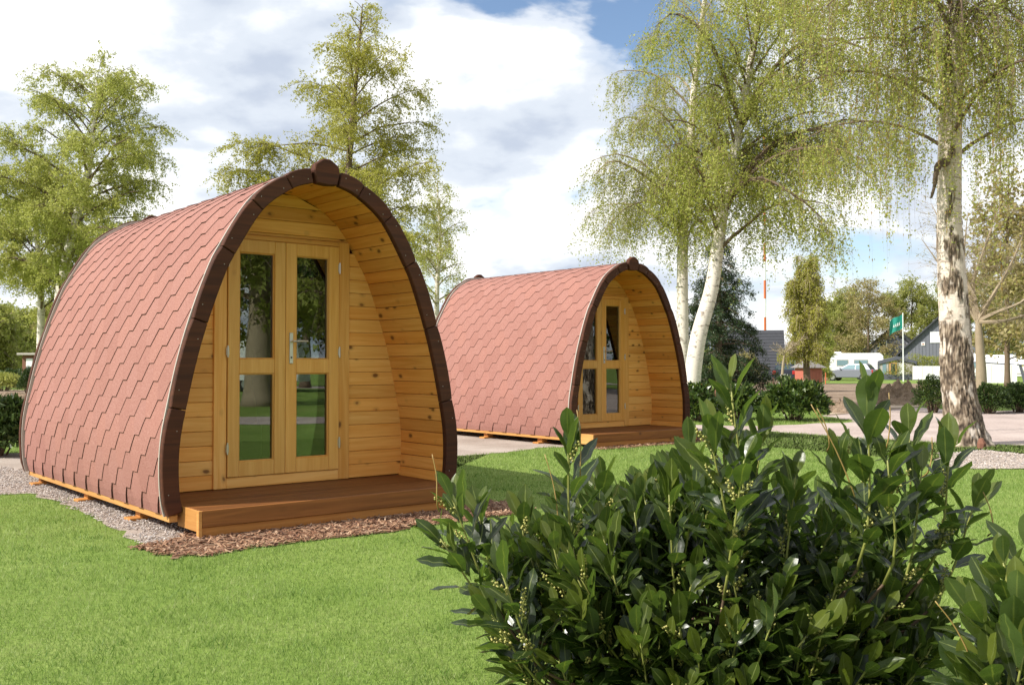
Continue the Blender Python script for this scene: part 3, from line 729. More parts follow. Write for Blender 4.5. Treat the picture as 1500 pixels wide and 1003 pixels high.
def tree(name, label, cat, path, r0, nprim, t0, prof_, up, droop, nsec, ntwig, nleaf, leaf, twig_len, hang, seed,
         m_trunk, m_twig, m_leaf, group=None, leaf_w=.37, extra=(), sec_k=.42, catkins=0, trunk_n=8, az_bias=None, twig_r=.0018, r_top=.012, down=0.25, wob=.06, kinds=True, trunk_sides=9, only_limbs=False, clusters=0.0):
    r = np.random.default_rng(seed)
    path = np.asarray(path, float); base = path[0].copy()
    tp = catmull(path-base, 40)
    tt = np.linspace(0, 1, 40); rad = r0*(1-tt)**.75*(1-.0)+r_top; rad[:3] *= np.array([1.35, 1.15, 1.04])
    root = thing(name, label, cat, tuple(base), 0, group)
    if not only_limbs:
        MB().tube(tp, rad, trunk_sides).build('trunk', m_trunk, root, smooth=True)
    prims, pr = [], []; pk = np.array([p[0] for p in prof_]); plen = np.array([p[1] for p in prof_])
    K = 9; s = np.linspace(0, 1, K)
    for i in range(nprim):
        t = t0+(1-t0)*((i+r.random())/nprim)**.92
        p0 = np.array([np.interp(t, tt, tp[:, a]) for a in range(3)])
        az = i*2.39996+r.normal(0, .35)
        L = np.interp(t, pk, plen)*r.uniform(.7, 1.12)
        if az_bias is not None: L *= 1+az_bias[1]*math.cos(az-az_bias[0])
        el = up(t)+r.normal(0, .12)
        hd = np.array([math.cos(az), math.sin(az), 0])
        P = p0+hd*(L*math.cos(el)*s)[:, None]+np.array([0, 0, 1])*(L*(math.sin(el)*s-droop*s**2.2))[:, None]
        P[1:] += np.cumsum(r.normal(0, wob*L/K, (K-1, 3)), 0)
        prims.append(P); pr.append(np.interp(t, tt, rad)*.30*(1-s)**.8+.004)
    for P, rr in extra:
        P = catmull(np.asarray(P)-base, K); prims.append(P); pr.append(rr*(1-s)**.8+.006)
    prims = np.array(prims); pr = np.array(pr)
    plen_ = np.linalg.norm(prims[:, -1]-prims[:, 0], axis=1)
    V, F = tube_batch(prims, pr, 5); mb = MB(); mb.add(V, F)
    idx = r.choice(len(prims), nsec, p=plen_/plen_.sum()); ss = .12+.86*r.random(nsec)**.85
    p0, tg = lerp_poly(prims, idx, ss)
    d = unit(tg*.75+r.normal(0, .55, (nsec, 3))*np.array([1, 1, .55])+np.array([0, 0, .12-.25*hang]))
    L = np.maximum(sec_k*plen_[idx]*(1-.62*ss)*r.uniform(.5, 1.15, nsec), .2)
    K2 = 5; q = np.linspace(0, 1, K2)
    secs = p0[:, None]+d[:, None]*(L[:, None]*q)[..., None]; secs[..., 2] -= (L[:, None]*q**2*(droop*.8+.35*hang))
    secs[:, 1:] += r.normal(0, .04, (nsec, K2-1, 3))*L[:, None, None]
    V, F = tube_batch(secs, (np.clip(L*.007, .003, .014)[:, None]*(1-q*.7)), 3); mb.add(V, F)
    allp = secs; wts = L/L.sum()
    ti = r.choice(nsec, ntwig, p=wts); ts = r.random(ntwig)**.7
    p0, tg = lerp_poly(secs, ti, ts)
    d = unit(tg*.6+r.normal(0, .6, (ntwig, 3))+np.array([0, 0, -hang*.8+.1]))
    L = twig_len*r.uniform(.35, 1.25, ntwig); K3 = 3; q = np.linspace(0, 1, K3)
    tw = p0[:, None]+d[:, None]*(L[:, None]*q*(1-hang*.55*q))[..., None]; tw[..., 2] -= L[:, None]*hang*q**1.4*.75
    V, F = strips(tw, np.full((ntwig, K3), twig_r)*(1-q*.5), r); mb.add(V, F)
    mb.build('branches', m_twig, root, kind='stuff')
    if nleaf:
        li = r.integers(0, ntwig, nleaf); 
        if clusters > 0: li = np.clip((r.random(nleaf)**(1+clusters)*ntwig).astype(int), 0, ntwig-1)
        c, tg = lerp_poly(tw, li, r.random(nleaf)**.8)
        c = c+r.normal(0, leaf*.5, (nleaf, 3))
        D = unit(tg*.4+r.normal(0, .7, (nleaf, 3))+np.array([0, 0, -down]))
        V, Q = leaf_tri(c, D, leaf*r.uniform(.6, 1.3, nleaf), leaf_w, r)
        link('crown', mesh_of('crown', V, [Q]), m_leaf, root, kind='stuff')
    if catkins:
        li = r.integers(0, ntwig, catkins); c, tg = lerp_poly(tw, li, r.random(catkins))
        D = unit(np.array([0, 0, -1.])+r.normal(0, .2, (catkins, 3)))
        V, Q = leaf_tri(c, D, r.uniform(.035, .07, catkins), .12, r)
        link('catkin', mesh_of('catkin', V, [Q]), M_catkin, root, kind='stuff')
    return root
def P3(*L): return [W(u, v, y) for u, v, y in L]
def gpt(u, y): return np.array([X(u, y), y, zg(y)-.03])

# tall birches behind the nearer pod
tree('birch_tree', 'tall broad yellow green birch standing behind the back of the nearer pod at far left', 'birch tree',
     [gpt(84, 28), *P3((88, 440, 28), (104, 350, 28), (127, 260, 28), (138, 180, 28), (142, 118, 28))], .17, 46, .17,
     [(0, 2.8), (.3, 4.1), (.55, 3.6), (.8, 2.9), (1, 1.3)], lambda t: .55+.35*t, .35, 1000, 7000, 135000, .055, .5, .35, 11, M_bark_birch, M_twig, M_leaf_birch, 'birch trees behind the pods', wob=.08)
tree('birch_tree', 'slimmer birch left of the broad one, its crown cut by the left picture edge', 'birch tree',
     [gpt(58, 30), *P3((60, 440, 30), (52, 330, 30), (30, 190, 30))], .12, 30, .2,
     [(0, 2.2), (.4, 3.3), (.8, 1.9), (1, .5)], lambda t: .6+.3*t, .35, 600, 4200, 90000, .055, .5, .4, 12, M_bark_birch, M_twig, M_leaf_birch, 'birch trees behind the pods')
tree('birch_tree', 'pointed golden green birch rising behind the arch of the nearer pod', 'birch tree',
     [gpt(512, 26), *P3((512, 430, 26), (508, 300, 26), (516, 180, 26), (524, 90, 26), (531, 6, 26))], .12, 48, .22,
     [(0, 3.3), (.35, 3.6), (.55, 2.7), (.7, 1.75), (.85, 1.0), (1, .25)], lambda t: .35+.55*t, .30, 900, 6400, 120000, .052, .6, .35, 13, M_twig, M_twig, M_leaf_gold, 'birch trees behind the pods')
tree('birch_tree', 'small thin leaved birch between the two pods', 'birch tree',
     [gpt(640, 34), *P3((640, 430, 34), (645, 350, 34), (640, 268, 34))], .10, 32, .2,
     [(0, 1.2), (.4, 1.7), (.75, 1.2), (1, .3)], lambda t: .6+.3*t, .3, 420, 2600, 14000, .06, .5, .4, 14, M_bark_birch, M_twig_pale, M_leaf_birch, 'birch trees behind the pods')
# weeping birches right of the farther pod
tree('birch_tree', 'upright white trunked weeping birch directly behind the right edge of the farther pod', 'birch tree',
     [gpt(1001, 24.5), *P3((1000, 470, 24.5), (1001, 330, 24.5), (1010, 240, 24.5), (1018, 120, 24.5), (1035, -20, 24.5), (1045, -120, 24.5))], .16, 40, .27,
     [(0, 2.2), (.28, 2.9), (.4, 2.8), (.7, 2.3), (1, .6)], lambda t: .85+.25*t, .5, 600, 5000, 40000, .052, 1.0, .75, 21, M_bark_birch, M_twig_pale, M_leaf_birch, 'weeping birches right of the farther pod',
     az_bias=(math.pi, .35), extra=[(P3((1002, 330, 24.5), (960, 270, 24.2), (900, 235, 24), (868, 260, 24)), .05), (P3((1003, 350, 24.5), (970, 300, 24), (925, 300, 24), (890, 330, 24)), .04)])
tree('birch_tree', 'leaning white trunked weeping birch with a huge crown, right of the upright one', 'birch tree',
     [gpt(1008, 23), *P3((1022, 500, 23), (1043, 420, 23), (1057, 320, 23), (1072, 245, 23), (1095, 120, 23), (1120, -30, 23), (1130, -160, 23))], .20, 56, .35,
     [(0, 3.4), (.3, 4.2), (.5, 4.3), (.75, 3.4), (1, .9)], lambda t: .8+.3*t, .5, 1200, 8500, 122000, .054, .95, .7, 22, M_bark_birch, M_twig, M_leaf_green, 'weeping birches right of the farther pod', catkins=7000,
     az_bias=(0.0, .25), extra=[(P3((1060, 310, 23), (1120, 220, 22.6), (1200, 190, 22.4), (1270, 215, 22)), .07), (P3((1064, 290, 23), (1110, 260, 22), (1170, 290, 21.6), (1215, 330, 21.5)), .05),
                                 (P3((1080, 200, 23), (1150, 80, 22.6), (1240, 60, 22.2), (1320, 120, 22)), .06), (P3((1085, 180, 23), (1040, 60, 22.6), (990, 20, 22.6), (960, 40, 22.4)), .06)])
# the big birch at right
def near_birch():
    D = 13.5
    base = np.array([*G(1413, 652), 0.0]); D = base[1]
    root = thing('birch_tree', 'big old birch with rugged bark standing in the gravel bed at right', 'birch tree', tuple(base), 0)
    cl = np.array([base+[0, 0, -.05], *P3((1411, 620, D), (1403, 560, D), (1400, 500, D), (1396, 430, D), (1391, 330, D), (1391, 240, D), (1394, 140, D), (1400, 40, D), (1404, -60, D), (1398, -300, D), (1392, -520, D))])-base
    nh, na = 420, 110
    tp = catmull(cl, nh); zz = tp[:, 2]
    rad = np.interp(zz, [-.05, .05, .25, .6, 1.2, 2.2, 3.2, 5.2, 9, 11], [.40, .325, .262, .230, .210, .19, .162, .15, .08, .02])
    th = np.arange(na)*2*np.pi/na
    V = np.zeros((nh, na, 3)); rough = np.zeros((nh, na)); ridge = np.zeros((nh, na))
    for i in range(nh):
        z = zz[i]; bias = np.interp(z, [0, .9, 1.5, 1.9, 2.4, 3.0, 3.5, 6], [1.0, .85, .62, .42, .16, -.04, -.2, -.24])
        band = math.exp(-((z-2.83)/.10)**2)*.7
        for j in range(na):
            c, s = math.cos(th[j]), math.sin(th[j])
            a = mnoise.fractal(Vector((c*1.3, s*1.3, z*2.4)), 1.0, 2.0, 4)
            w = mnoise.fractal(Vector((c*2.4, s*2.4, z*2.0)), 1.0, 2.0, 3)*.9
            dd, _ = mnoise.voronoi(Vector((c*6.5+w, s*6.5-w, z*4.6+w*.6)))
            rg = min(1, max(0, (dd[1]-dd[0])*2.3)); rg = rg**.6
            fk = mnoise.fractal(Vector((c*4.5+9, s*4.5, z*3.2)), 1.0, 2.0, 3); crk = 1 if mnoise.noise(Vector((c*1.6, s*1.6, z*11+3))) > .42 else 0
            m = min(1, max(0, (a*1.3+bias+band-.12-1.5*max(0, fk-.27)+.45*crk*(z > 1.5))*3.2))
            fl = .05*max(0, .35-z)/.35*math.cos(3*th[j]+.7)*.9
            rough[i, j] = m; ridge[i, j] = rg*.5+.42*mnoise.fractal(Vector((c*7, s*7, z*9)), 1.0, 2.0, 3)+.16
            rr = rad[i]+fl+m*((rg-.55)*.024+.012*mnoise.noise(Vector((c*11, s*11, z*9))))+.006*mnoise.noise(Vector((c*4, s*4, z*9)))
            V[i, j] = tp[i]+np.array([c*rr, s*rr, 0])
    k = np.arange(nh-1)[:, None]*na; i = np.arange(na)[None]; j = (i+1) % na
    F = np.stack([k+i, k+j, k+na+j, k+na+i], -1).reshape(-1, 4)
    link('trunk', mesh_of('trunk', V.reshape(-1, 3), [F], {'rough': rough.ravel(), 'ridge': ridge.ravel()}, True), M_bark_near, root)
    # broken stub on the left of the trunk
    sp = np.array(P3((1386, 238, D-.1), (1376, 240, D-.2), (1371, 255, D-.24), (1369, 272, D-.26), (1364, 290, D-.28)))-base
    MB().tube(catmull(sp, 12), np.linspace(.062, .016, 12)*(1+.15*np.sin(np.arange(12)*2.)), 8).build('broken_branch', M_twig, root, smooth=True)
    # hanging limbs
    r = np.random.default_rng(31); K = 9; s = np.linspace(0, 1, K)
    ex = [((1396, 60), (1360, -20), (1300, -60), (1235, -30), 0), ((1398, 20), (1350, -90), (1280, -150), (1190, -110), -.8), ((1398, 90), (1430, 20), (1470, 10), (1520, 60), 0),
          ((1400, 10), (1450, -80), (1520, -90), (1590, -40), -.6), ((1396, 120), (1375, 60), (1345, 40), (1315, 70), -.9), ((1399, 60), (1420, 20), (1440, 20), (1462, 60), -.9),
          ((1400, -30), (1330, -120), (1250, -130), (1150, -60), .6), ((1400, -60), (1380, -120), (1350, -130), (1330, -70), -1.3), ((1398, 0), (1450, -60), (1490, -50), (1510, 0), .8),
          ((1398, -40), (1340, -60), (1270, -40), (1210, 10), -1.2), ((1399, 40), (1405, 0), (1408, 0), (1410, 40), -1.4), ((1402, -80), (1500, -180), (1600, -200), (1680, -150), .4)]
    prims = np.array([catmull(np.array([W(u, v, D+dy*q) for (u, v), q in zip(e[:4], (0, .4, .8, 1))])-base, K) for e in ex for dy in (e[4],)])
    up_ = []
    for i in range(30):
        t = .55+.43*i/30; p0 = tp[int(t*(nh-1))]; az = i*2.4; L = (1-t)*5+1.0
        up_.append(p0+np.array([math.cos(az), math.sin(az), 0])*(L*.8*s)[:, None]+np.array([0, 0, 1])*(L*(.7*s-.6*s**2))[:, None])
    prims = np.concatenate([prims, np.array(up_)]); mb = MB()
    pr = np.concatenate([np.full(len(ex), .038), np.full(len(up_), .03)])[:, None]*(1-s*.85)
    V, F = tube_batch(prims, pr, 6); mb.add(V, F)
    ns = 700; w = np.concatenate([np.full(len(ex), 4.5), np.full(len(up_), 1.)]); idx = r.choice(len(prims), ns, p=w/w.sum()); ss = .25+.75*r.random(ns)
    p0, tg = lerp_poly(prims, idx, ss); d = unit(tg*.5+r.normal(0, .6, (ns, 3))+[0, 0, .0]); L = r.uniform(.3, .9, ns); q = np.linspace(0, 1, 5)
    secs = p0[:, None]+d[:, None]*(L[:, None]*q)[..., None]; secs[..., 2] -= L[:, None]*q**2*.7
    V, F = tube_batch(secs, np.full((ns, 5), .0045)*(1-q*.6), 3); mb.add(V, F)
    nt = 3000; ti = r.integers(0, ns, nt); p0, tg = lerp_poly(secs, ti, r.random(nt)**.7)
    d = unit(tg*.5+r.normal(0, .4, (nt, 3))+[0, 0, -.5]); L = r.uniform(.3, 1.9, nt)*np.where(r.random(nt) < .25, 1.35, .8); q = np.linspace(0, 1, 7)
    off = .22*(1-np.exp(-q*3.0)); tw = p0[:, None]+d[:, None]*off[None, :, None]; tw[..., 2] -= L[:, None]*q**1.15
    tw[..., :2] += np.cumsum(r.normal(0, .012, (nt, 7, 2)), 1)
    V, F = tube_batch(tw, np.full((nt, 7), .0013)*(1-q*.5), 3); mb.add(V, F)
    mb.build('branches', M_twig, root, kind='stuff')
    nl = 88000; li = r.integers(0, nt, nl); c, tg = lerp_poly(tw, li, r.random(nl)); c += r.normal(0, .022, (nl, 3))
    Dd = unit(tg*.3+r.normal(0, .6, (nl, 3))+[0, 0, -.35]); V, Q = leaf_tri(c, Dd, r.uniform(.018, .046, nl), .40, r)
    link('crown', mesh_of('crown', V, [Q]), M_leaf_green, root, kind='stuff')
    nl = 17000; li = (r.random(nl)**1.8*nt).astype(int); c, tg = lerp_poly(tw, li, r.random(nl)**.6); Dd = unit(r.normal(0, .18, (nl, 3))+[0, 0, -1.])
    V, Q = leaf_tri(c, Dd, r.uniform(.03, .065, nl), .13, r); link('catkin', mesh_of('catkin', V, [Q]), M_catkin, root, kind='stuff')
near_birch()
# spruce behind the weeping birches
tree('spruce_tree', 'dark green spruce behind the two white birch trunks', 'spruce tree',
     [gpt(1052, 38), *P3((1053, 450, 38), (1055, 330, 38))], .16, 90, .06, [(0, 2.1), (.2, 2.05), (.6, 1.2), (1, .12)], lambda t: .1-.1*t, .25, 1500, 6500, 60000, .10, .28, .4, 41, M_twig, M_twig, M_leaf_spruce, leaf_w=.18)
# middle distance and far trees
tree('weeping_willow', 'round yellow green weeping tree beyond the red shed', 'tree',
     [gpt(1182, 62), *P3((1180, 480, 62), (1182, 380, 62))], .22, 40, .25, [(0, 1.5), (.4, 2.3), (.8, 2.1), (1, 1.0)], lambda t: .6+.5*t, .5, 700, 4800, 36000, .12, .8, .8, 51, M_twig, M_twig_pale, M_leaf_gold, twig_r=.008)
tree('shrub_tree', 'bushy light green tree beside the white caravan end', 'tree', [gpt(1205, 70), *P3((1205, 520, 70), (1207, 482, 70))], .08, 24, .1, [(0, .6), (.5, .9), (1, .4)], lambda t: .6, .3, 240, 1500, 9000, .10, .4, .2, 52, M_twig, M_twig_pale, M_leaf_green, twig_r=.008)
tree('bare_tree', 'bare spreading tree with pale trunk right of the big birch', 'tree',
     [gpt(1437, 30), *P3((1437, 540, 30), (1434, 490, 30), (1433, 465, 30))], .12, 3, .9, [(0, .6), (1, .6)], lambda t: .9, 0, 260, 1400, 3000, .045, .5, .1, 53, M_twig_pale, M_twig_pale, M_leaf_brown, r_top=.06, twig_r=.004, sec_k=.45,
     extra=[(P3((1433, 470, 30), (1450, 440, 29.8), (1480, 390, 29.5), (1500, 340, 29.3)), .085), (P3((1433, 470, 30), (1465, 455, 29.5), (1500, 440, 29.2), (1540, 400, 29)), .075), (P3((1433, 468, 30), (1425, 420, 30.2), (1440, 370, 30), (1465, 300, 30)), .08),
            (P3((1433, 468, 30), (1420, 430, 30.2), (1412, 380, 30.5), (1418, 310, 30.5)), .07), (P3((1434, 475, 30), (1412, 440, 30.4), (1385, 400, 30.6), (1350, 350, 30.8)), .06), (P3((1433, 472, 30), (1470, 470, 29), (1500, 462, 28.6), (1530, 455, 28)), .05), (P3((1430, 440, 30), (1400, 380, 30.4), (1380, 330, 30.6), (1365, 300, 30.8)), .05)])
fars = [('tall hazy budding tree behind the bare tree at the right edge', 1475, 50, 242, 2.9, M_leaf_brown, .24), ('brownish budding tree at far right behind the caravans', 1530, 60, 300, 3.4, M_leaf_brown, .2),
        ('bare branched brown tree above the small gable house', 1272, 100, 414, 4.2, M_leaf_brown, .18), ('green budding tree left of the small gable house', 1240, 105, 430, 3.8, M_leaf_far, .2),
        ('round fresh green tree behind the flagpole', 1335, 108, 412, 4.4, M_leaf_far, .2), ('fresh green tree right behind the big gable house', 1385, 112, 420, 4.6, M_leaf_far, .2),
        ('green tree behind the bare tree trunk', 1440, 105, 405, 4.4, M_leaf_far, .2), ('green tree behind the right hand caravan', 1490, 110, 415, 4.6, M_leaf_far, .2),
        ('low olive tree above the second dark roof', 1222, 118, 446, 3.6, M_leaf_far, .2)]
for i, (lb, u, y, v, hw, m, lf) in enumerate(fars):
    tree('far_tree', lb, 'tree', [gpt(u, y), *P3((u, (v+540)/2, y), (u+3, v, y))], .13, 34, .1, [(0, hw*.8), (.4, hw), (.75, hw*.75), (1, hw*.2)], lambda t: .45+.5*t, .2, 520, 2600, 22000 if m is M_leaf_far else (6500 if y < 70 else 12000), lf, .9, .2, 60+i, M_twig, M_twig_pale, m, 'trees beyond the caravans', twig_r=.007, leaf_w=.36)
leftf = [('green tree at the left edge behind the shed', 8, 60, 462, 2.4, M_leaf_far), ('hazy green tree behind the small shed', 45, 75, 478, 2.6, M_leaf_far), ('thin budding tree right behind the small shed', 75, 70, 455, 2.4, M_leaf_brown), ('low pale tree left of the small shed', -15, 50, 470, 2.2, M_leaf_far), ('far bushy tree seen between the pods', 690, 80, 440, 2.6, M_leaf_far)]
for i, (lb, u, y, v, hw, m) in enumerate(leftf):
    tree('far_tree', lb, 'tree', [gpt(u, y), *P3((u, (v+535)/2, y), (u+3, v, y))], .15, 26, .08, [(0, hw*.8), (.4, hw), (.75, hw*.75), (1, hw*.2)], lambda t: .45+.5*t, .2, 360, 1900, 16000, .16, .7, .2, 80+i, M_twig, M_twig_pale, m, 'trees far left', twig_r=.01)
tree('sapling', 'bare little sapling in front of the dark parked car', 'sapling', [gpt(1145, 60), *P3((1147, 535, 60), (1150, 515, 60))], .055, 6, .75, [(0, .9), (1, .9)], lambda t: .5, -.1, 60, 240, 0, .1, .4, 0, 91, M_twig_pale, M_twig_pale, None, r_top=.04, twig_r=.012,
     extra=[(P3((1149, 518, 60), (1160, 508, 60), (1178, 493, 60)), .035), (P3((1149, 520, 60), (1140, 515, 60), (1130, 512, 60)), .03), (P3((1149, 520, 60), (1144, 508, 60), (1136, 505, 60)), .03)])

r_ = np.random.default_rng(400); nW = 30000
ang = r_.uniform(-1.25, 1.25, nW); dist = r_.uniform(150, 172, nW); hh = 4.2+1.6*np.sin(ang*23)+1.2*np.sin(ang*61+1)+.8*np.sin(ang*140)
Cw = np.stack([np.sin(ang)*dist, np.cos(ang)*dist, -.4+hh*r_.random(nW)**.8], 1); Cw = Cw[Cw[:, 1] > 45]
Dw = unit(r_.normal(size=(len(Cw), 3))+[0, 0, .4]); V, Q = leaf_tri(Cw, Dw, r_.uniform(.5, 1.2, len(Cw)), .45, r_)
tag(link('woodland', mesh_of('woodland', V, [Q]), M_leaf_far, kind='stuff'), 'low far off belt of spring woodland along the horizon', 'woodland')
# shrubs: a few stems and many leaf faces in a lumpy mound
def mound_shrub(name, label, cat, c, rad, nleaf, leaf, seed, mat, group=None, lw=.28, cone=0.0, elong=(0, 0)):
    r = np.random.default_rng(seed); root = thing(name, label, cat, (c[0], c[1], zg(c[1])), 0, group)
    mb = MB(); S = []
    for i in range(26):
        a = r.random()*6.28; q = r.random()**.5; e = np.array([math.cos(a)*rad[0]*q*.85, math.sin(a)*rad[1]*q*.85, rad[2]*(.55+.4*r.random())*(1-cone*q)])
        P = catmull([(e[0]*.25, e[1]*.25, -.02), (e[0]*.6, e[1]*.6, e[2]*.5), e], 8); S.append(P)
    V, F = tube_batch(np.array(S), np.linspace(.014, .004, 8)[None].repeat(26, 0), 4); mb.add(V, F); mb.build('stems', M_twig, root, kind='stuff')
    d = unit(r.normal(size=(nleaf, 3))); d[:, 2] = np.abs(d[:, 2])*1.5-.5; d = np.stack([d[:, 0], d[:, 1], np.clip(d[:, 2], -.8, 1)], 1); q = r.random(nleaf)**.28
    lump = 1+.16*np.sin(d[:, 0]*7+seed)*np.cos(d[:, 1]*6+seed*2)+.1*np.sin(d[:, 2]*11+d[:, 0]*9)
    C = d*q[:, None]*lump[:, None]*np.array([rad[0], rad[1], rad[2]*.55]); C[:, 2] += rad[2]*.45
    if cone: C[:, :2] *= np.clip(1.15-cone*C[:, 2:]/rad[2], .08, 1.2)
    C[:, 2] = np.maximum(C[:, 2], .02)
    D = unit(d*.6+r.normal(0, .55, (nleaf, 3))+[0, 0, .35]); V, Q = leaf_tri(C, D, leaf*r.uniform(.6, 1.3, nleaf), lw, r)
    link('foliage', mesh_of('foliage', V, [Q]), mat, root, kind='stuff'); return root
g1 = G(1022, 612); mound_shrub('laurel_bush', 'dark laurel bush hard against the right side of the farther pod', 'laurel bush', (X(1022, 19.5), 19.5), (.42, .4, .72), 2600, .10, 1, M_leaf_shrub, 'laurel bushes along the path')
mound_shrub('laurel_bush', 'low laurel bush half hidden behind the tallest foreground laurel tip', 'laurel bush', (X(1082, 20.2), 20.2), (.5, .4, .68), 2600, .10, 2, M_leaf_shrub, 'laurel bushes along the path')
mound_shrub('laurel_bush', 'round sunlit laurel bush on the grass strip by the path', 'laurel bush', (X(1163, 19.8), 19.8), (.72, .6, .82), 6000, .10, 3, M_leaf_shrub, 'laurel bushes along the path')
mound_shrub('conifer_shrub', 'compact dark green conifer shrub left of the big birch trunk', 'shrub', (X(1366, 22.8), 22.8), (.42, .4, .86), 7000, .055, 4, M_leaf_shrub, None, .2)
for i, (u, y) in enumerate(((1448, 22.5), (1490, 23), (1535, 23.5))):
    mound_shrub('hedge_bush', ['dark hedge bush just right of the big birch trunk', 'second hedge bush, in front of the right hand caravan', 'hedge bush cut by the right picture edge'][i], 'hedge bush', (X(u, y), y), (.52, .4, .66), 5000, .07, 10+i, M_leaf_dark, 'dark hedge along the path')
mound_shrub('laurel_bush', 'dark laurel bush left of the nearer pod at the picture edge', 'laurel bush', (X(-4, 12.3), 12.3), (.52, .4, .72), 4200, .10, 20, M_leaf_dark)
mound_shrub('conifer_shrub', 'small conical evergreen beside the far shed at left', 'shrub', (X(42, 36), 36), (.42, .42, .98), 5000, .07, 21, M_leaf_dark, None, .2, .6)
for i, (u, y, rx, rz, m) in enumerate(((5, 40, 1.0, .75, M_leaf_far), (22, 48, 1.1, .9, M_leaf_dark), (-12, 44, 1.0, .8, M_leaf_shrub))):
    mound_shrub('garden_bush', ['pale green garden bush at the left edge', 'dark garden bush in front of the far shed', 'leafy garden bush cut by the left edge'][i], 'bush', (X(u, y), y), (rx, .6, rz), 3000, .10, 30+i, m, 'garden bushes far left')
mound_shrub('budding_bush', 'pale pinkish budding bush beside the dark roofed house', 'bush', (X(1092, 66), 66), (1.1, .8, 2.2), 3600, .10, 40, M_leaf_brown)
mound_shrub('hedge_bush', 'olive hedge in front of the big gable house', 'hedge bush', (X(1352, 86), 86), (3.2, .8, 2.2), 5000, .14, 41, M_leaf_far)
mound_shrub('hedge_bush', 'olive hedge in front of the small gable house', 'hedge bush', (X(1285, 93), 93), (2.6, .8, 2.3), 4000, .14, 42, M_leaf_far)

# earth mounds
def mound(label, u, y, rx, ry, h, seed, mat):
    r = np.random.default_rng(seed); n, m = 48, 20; V = [(0, 0, 0)]; V = []
    for i in range(m):
        q = i/(m-1)
        for j in range(n):
            a = j*2*math.pi/n; x, yy = math.cos(a)*q, math.sin(a)*q
            nz = mnoise.fractal(Vector((x*2.2+seed, yy*2.2, seed*1.7)), 1, 2, 5); n2 = mnoise.fractal(Vector((x*7+seed, yy*7, 3)), 1, 2, 3)
            V.append((x*rx*(1+.15*nz), yy*ry*(1+.15*nz), max(-.02, h*(min(1, 1.35*max(0, 1-q*q)**.9)*(.75+.8*nz)+.13*n2*(1-q*q))-.02*q)))
    k = np.arange(m-1)[:, None]*n; i = np.arange(n)[None]; j = (i+1) % n
    F = np.stack([k+i, k+n+i, k+n+j, k+j], -1).reshape(-1, 4)
    o = link('soil_mound', mesh_of('soil_mound', V, [F], smooth=False), mat); o.location = (X(u, y), y, zg(y)); tag(o, label, 'soil mound', 'heaps of dug earth')
mound('brown heap of dug earth left of the conifer shrub', 1318, 27.5, .85, .9, .52, 1, M_soil)
mound('low dark heap of earth right of the sunlit laurel bush', 1232, 23, .5, .5, .3, 2, M_soil)
mound('flat heap of earth at the foot of the bare sapling', 1135, 52, 1.2, .8, .32, 3, M_soil)
mound('rubbly low bank of earth at the left edge', 14, 29, 1.3, 1.0, .28, 4, M_soil)

# ------------------------------------------------------------------ buildings
def part(m, name, mat, root, **k): return m.build(name, mat, root, **k)
def a_frame(label, u, y, ridge_half, h, dep, yaw):
    b = thing('a_frame_house', label, 'house', (X(u, y), y, zg(y)), yaw, 'dark roofed holiday houses')
    for sy in (-1, 1):
        m = MB(); C8 = np.array([[[(x, sy*(dep), 0), (x, sy*(dep+.12), .02)], [(x, sy*.02, h), (x, sy*.14, h+.02)]] for x in (-ridge_half, ridge_half)])
        m.hexa(C8, .02); rf = part(m, 'roof', M_tarmac_dark, b)
        if sy < 0:
            t = MB(); nrow = 17
            for k in range(nrow):
                q0, q1 = k/nrow, (k+1)/nrow+.01
                def pt(x, q, o): return (x, -dep*(1-q)-.02*q-.12-o*.8, h*q+.02+o*.5)
                t.hexa([[[pt(x, q0, .02), pt(x, q0, .05)], [pt(x, q1, .0), pt(x, q1, .02)]] for x in (-ridge_half-.02, ridge_half+.02)], .004)
            t.build('tile_course', M_tarmac_dark, rf, kind='stuff')
    for sx in (-1, 1):
        w = MB(); w.prism([(-dep+.05, 0), (dep-.05, 0), (0, h-.1)], sx*(ridge_half-.25)-.05, sx*(ridge_half-.25)+.05, .01, 'x'); part(w, 'gable_wall', M_grey_clad, b)
    return b
a_frame('dark A frame house with tiled roof to the ground behind the spruce', 1098, 72, 2.4, 3.75, 2.6, R(-12))
a_frame('second dark A frame roof farther off, left of the flag', 1219, 108, 2.0, 5.1, 2.9, R(-14))
b = thing('brick_bungalow', 'small brick house with grey roof between the two dark roofs', 'house', (X(1176, 82), 82, zg(82)), R(4))
part(MB().box((-2.2, 0, 0), (2.2, 3, 2.0), .02), 'wall', M_brick, b)
m = MB(); m.hexa([[[(x, -.3, 1.95), (x, -.3, 2.05)], [(x, 1.6, 3.0), (x, 1.6, 3.1)]] for x in (-2.4, 2.4)], .02); m.hexa([[[(x, 3.4, 1.95), (x, 3.4, 2.05)], [(x, 1.61, 3.0), (x, 1.61, 3.1)]] for x in (-2.4, 2.4)], .02); part(m, 'roof', M_greyroof, b)
d = part(MB().box((-1.15, -.06, .1), (-.65, -.002, 1.75), .01), 'door', M_white, b); part(MB().box((-1.05, -.075, .9), (-.75, -.062, 1.6), .004), 'pane', M_cglass, d)
f = part(MB().box((.2, -.05, 1.0), (.9, -.002, 1.7), .01), 'window', M_white, b); part(MB().box((.27, -.065, 1.07), (.83, -.052, 1.63), .004), 'pane', M_cglass, f)
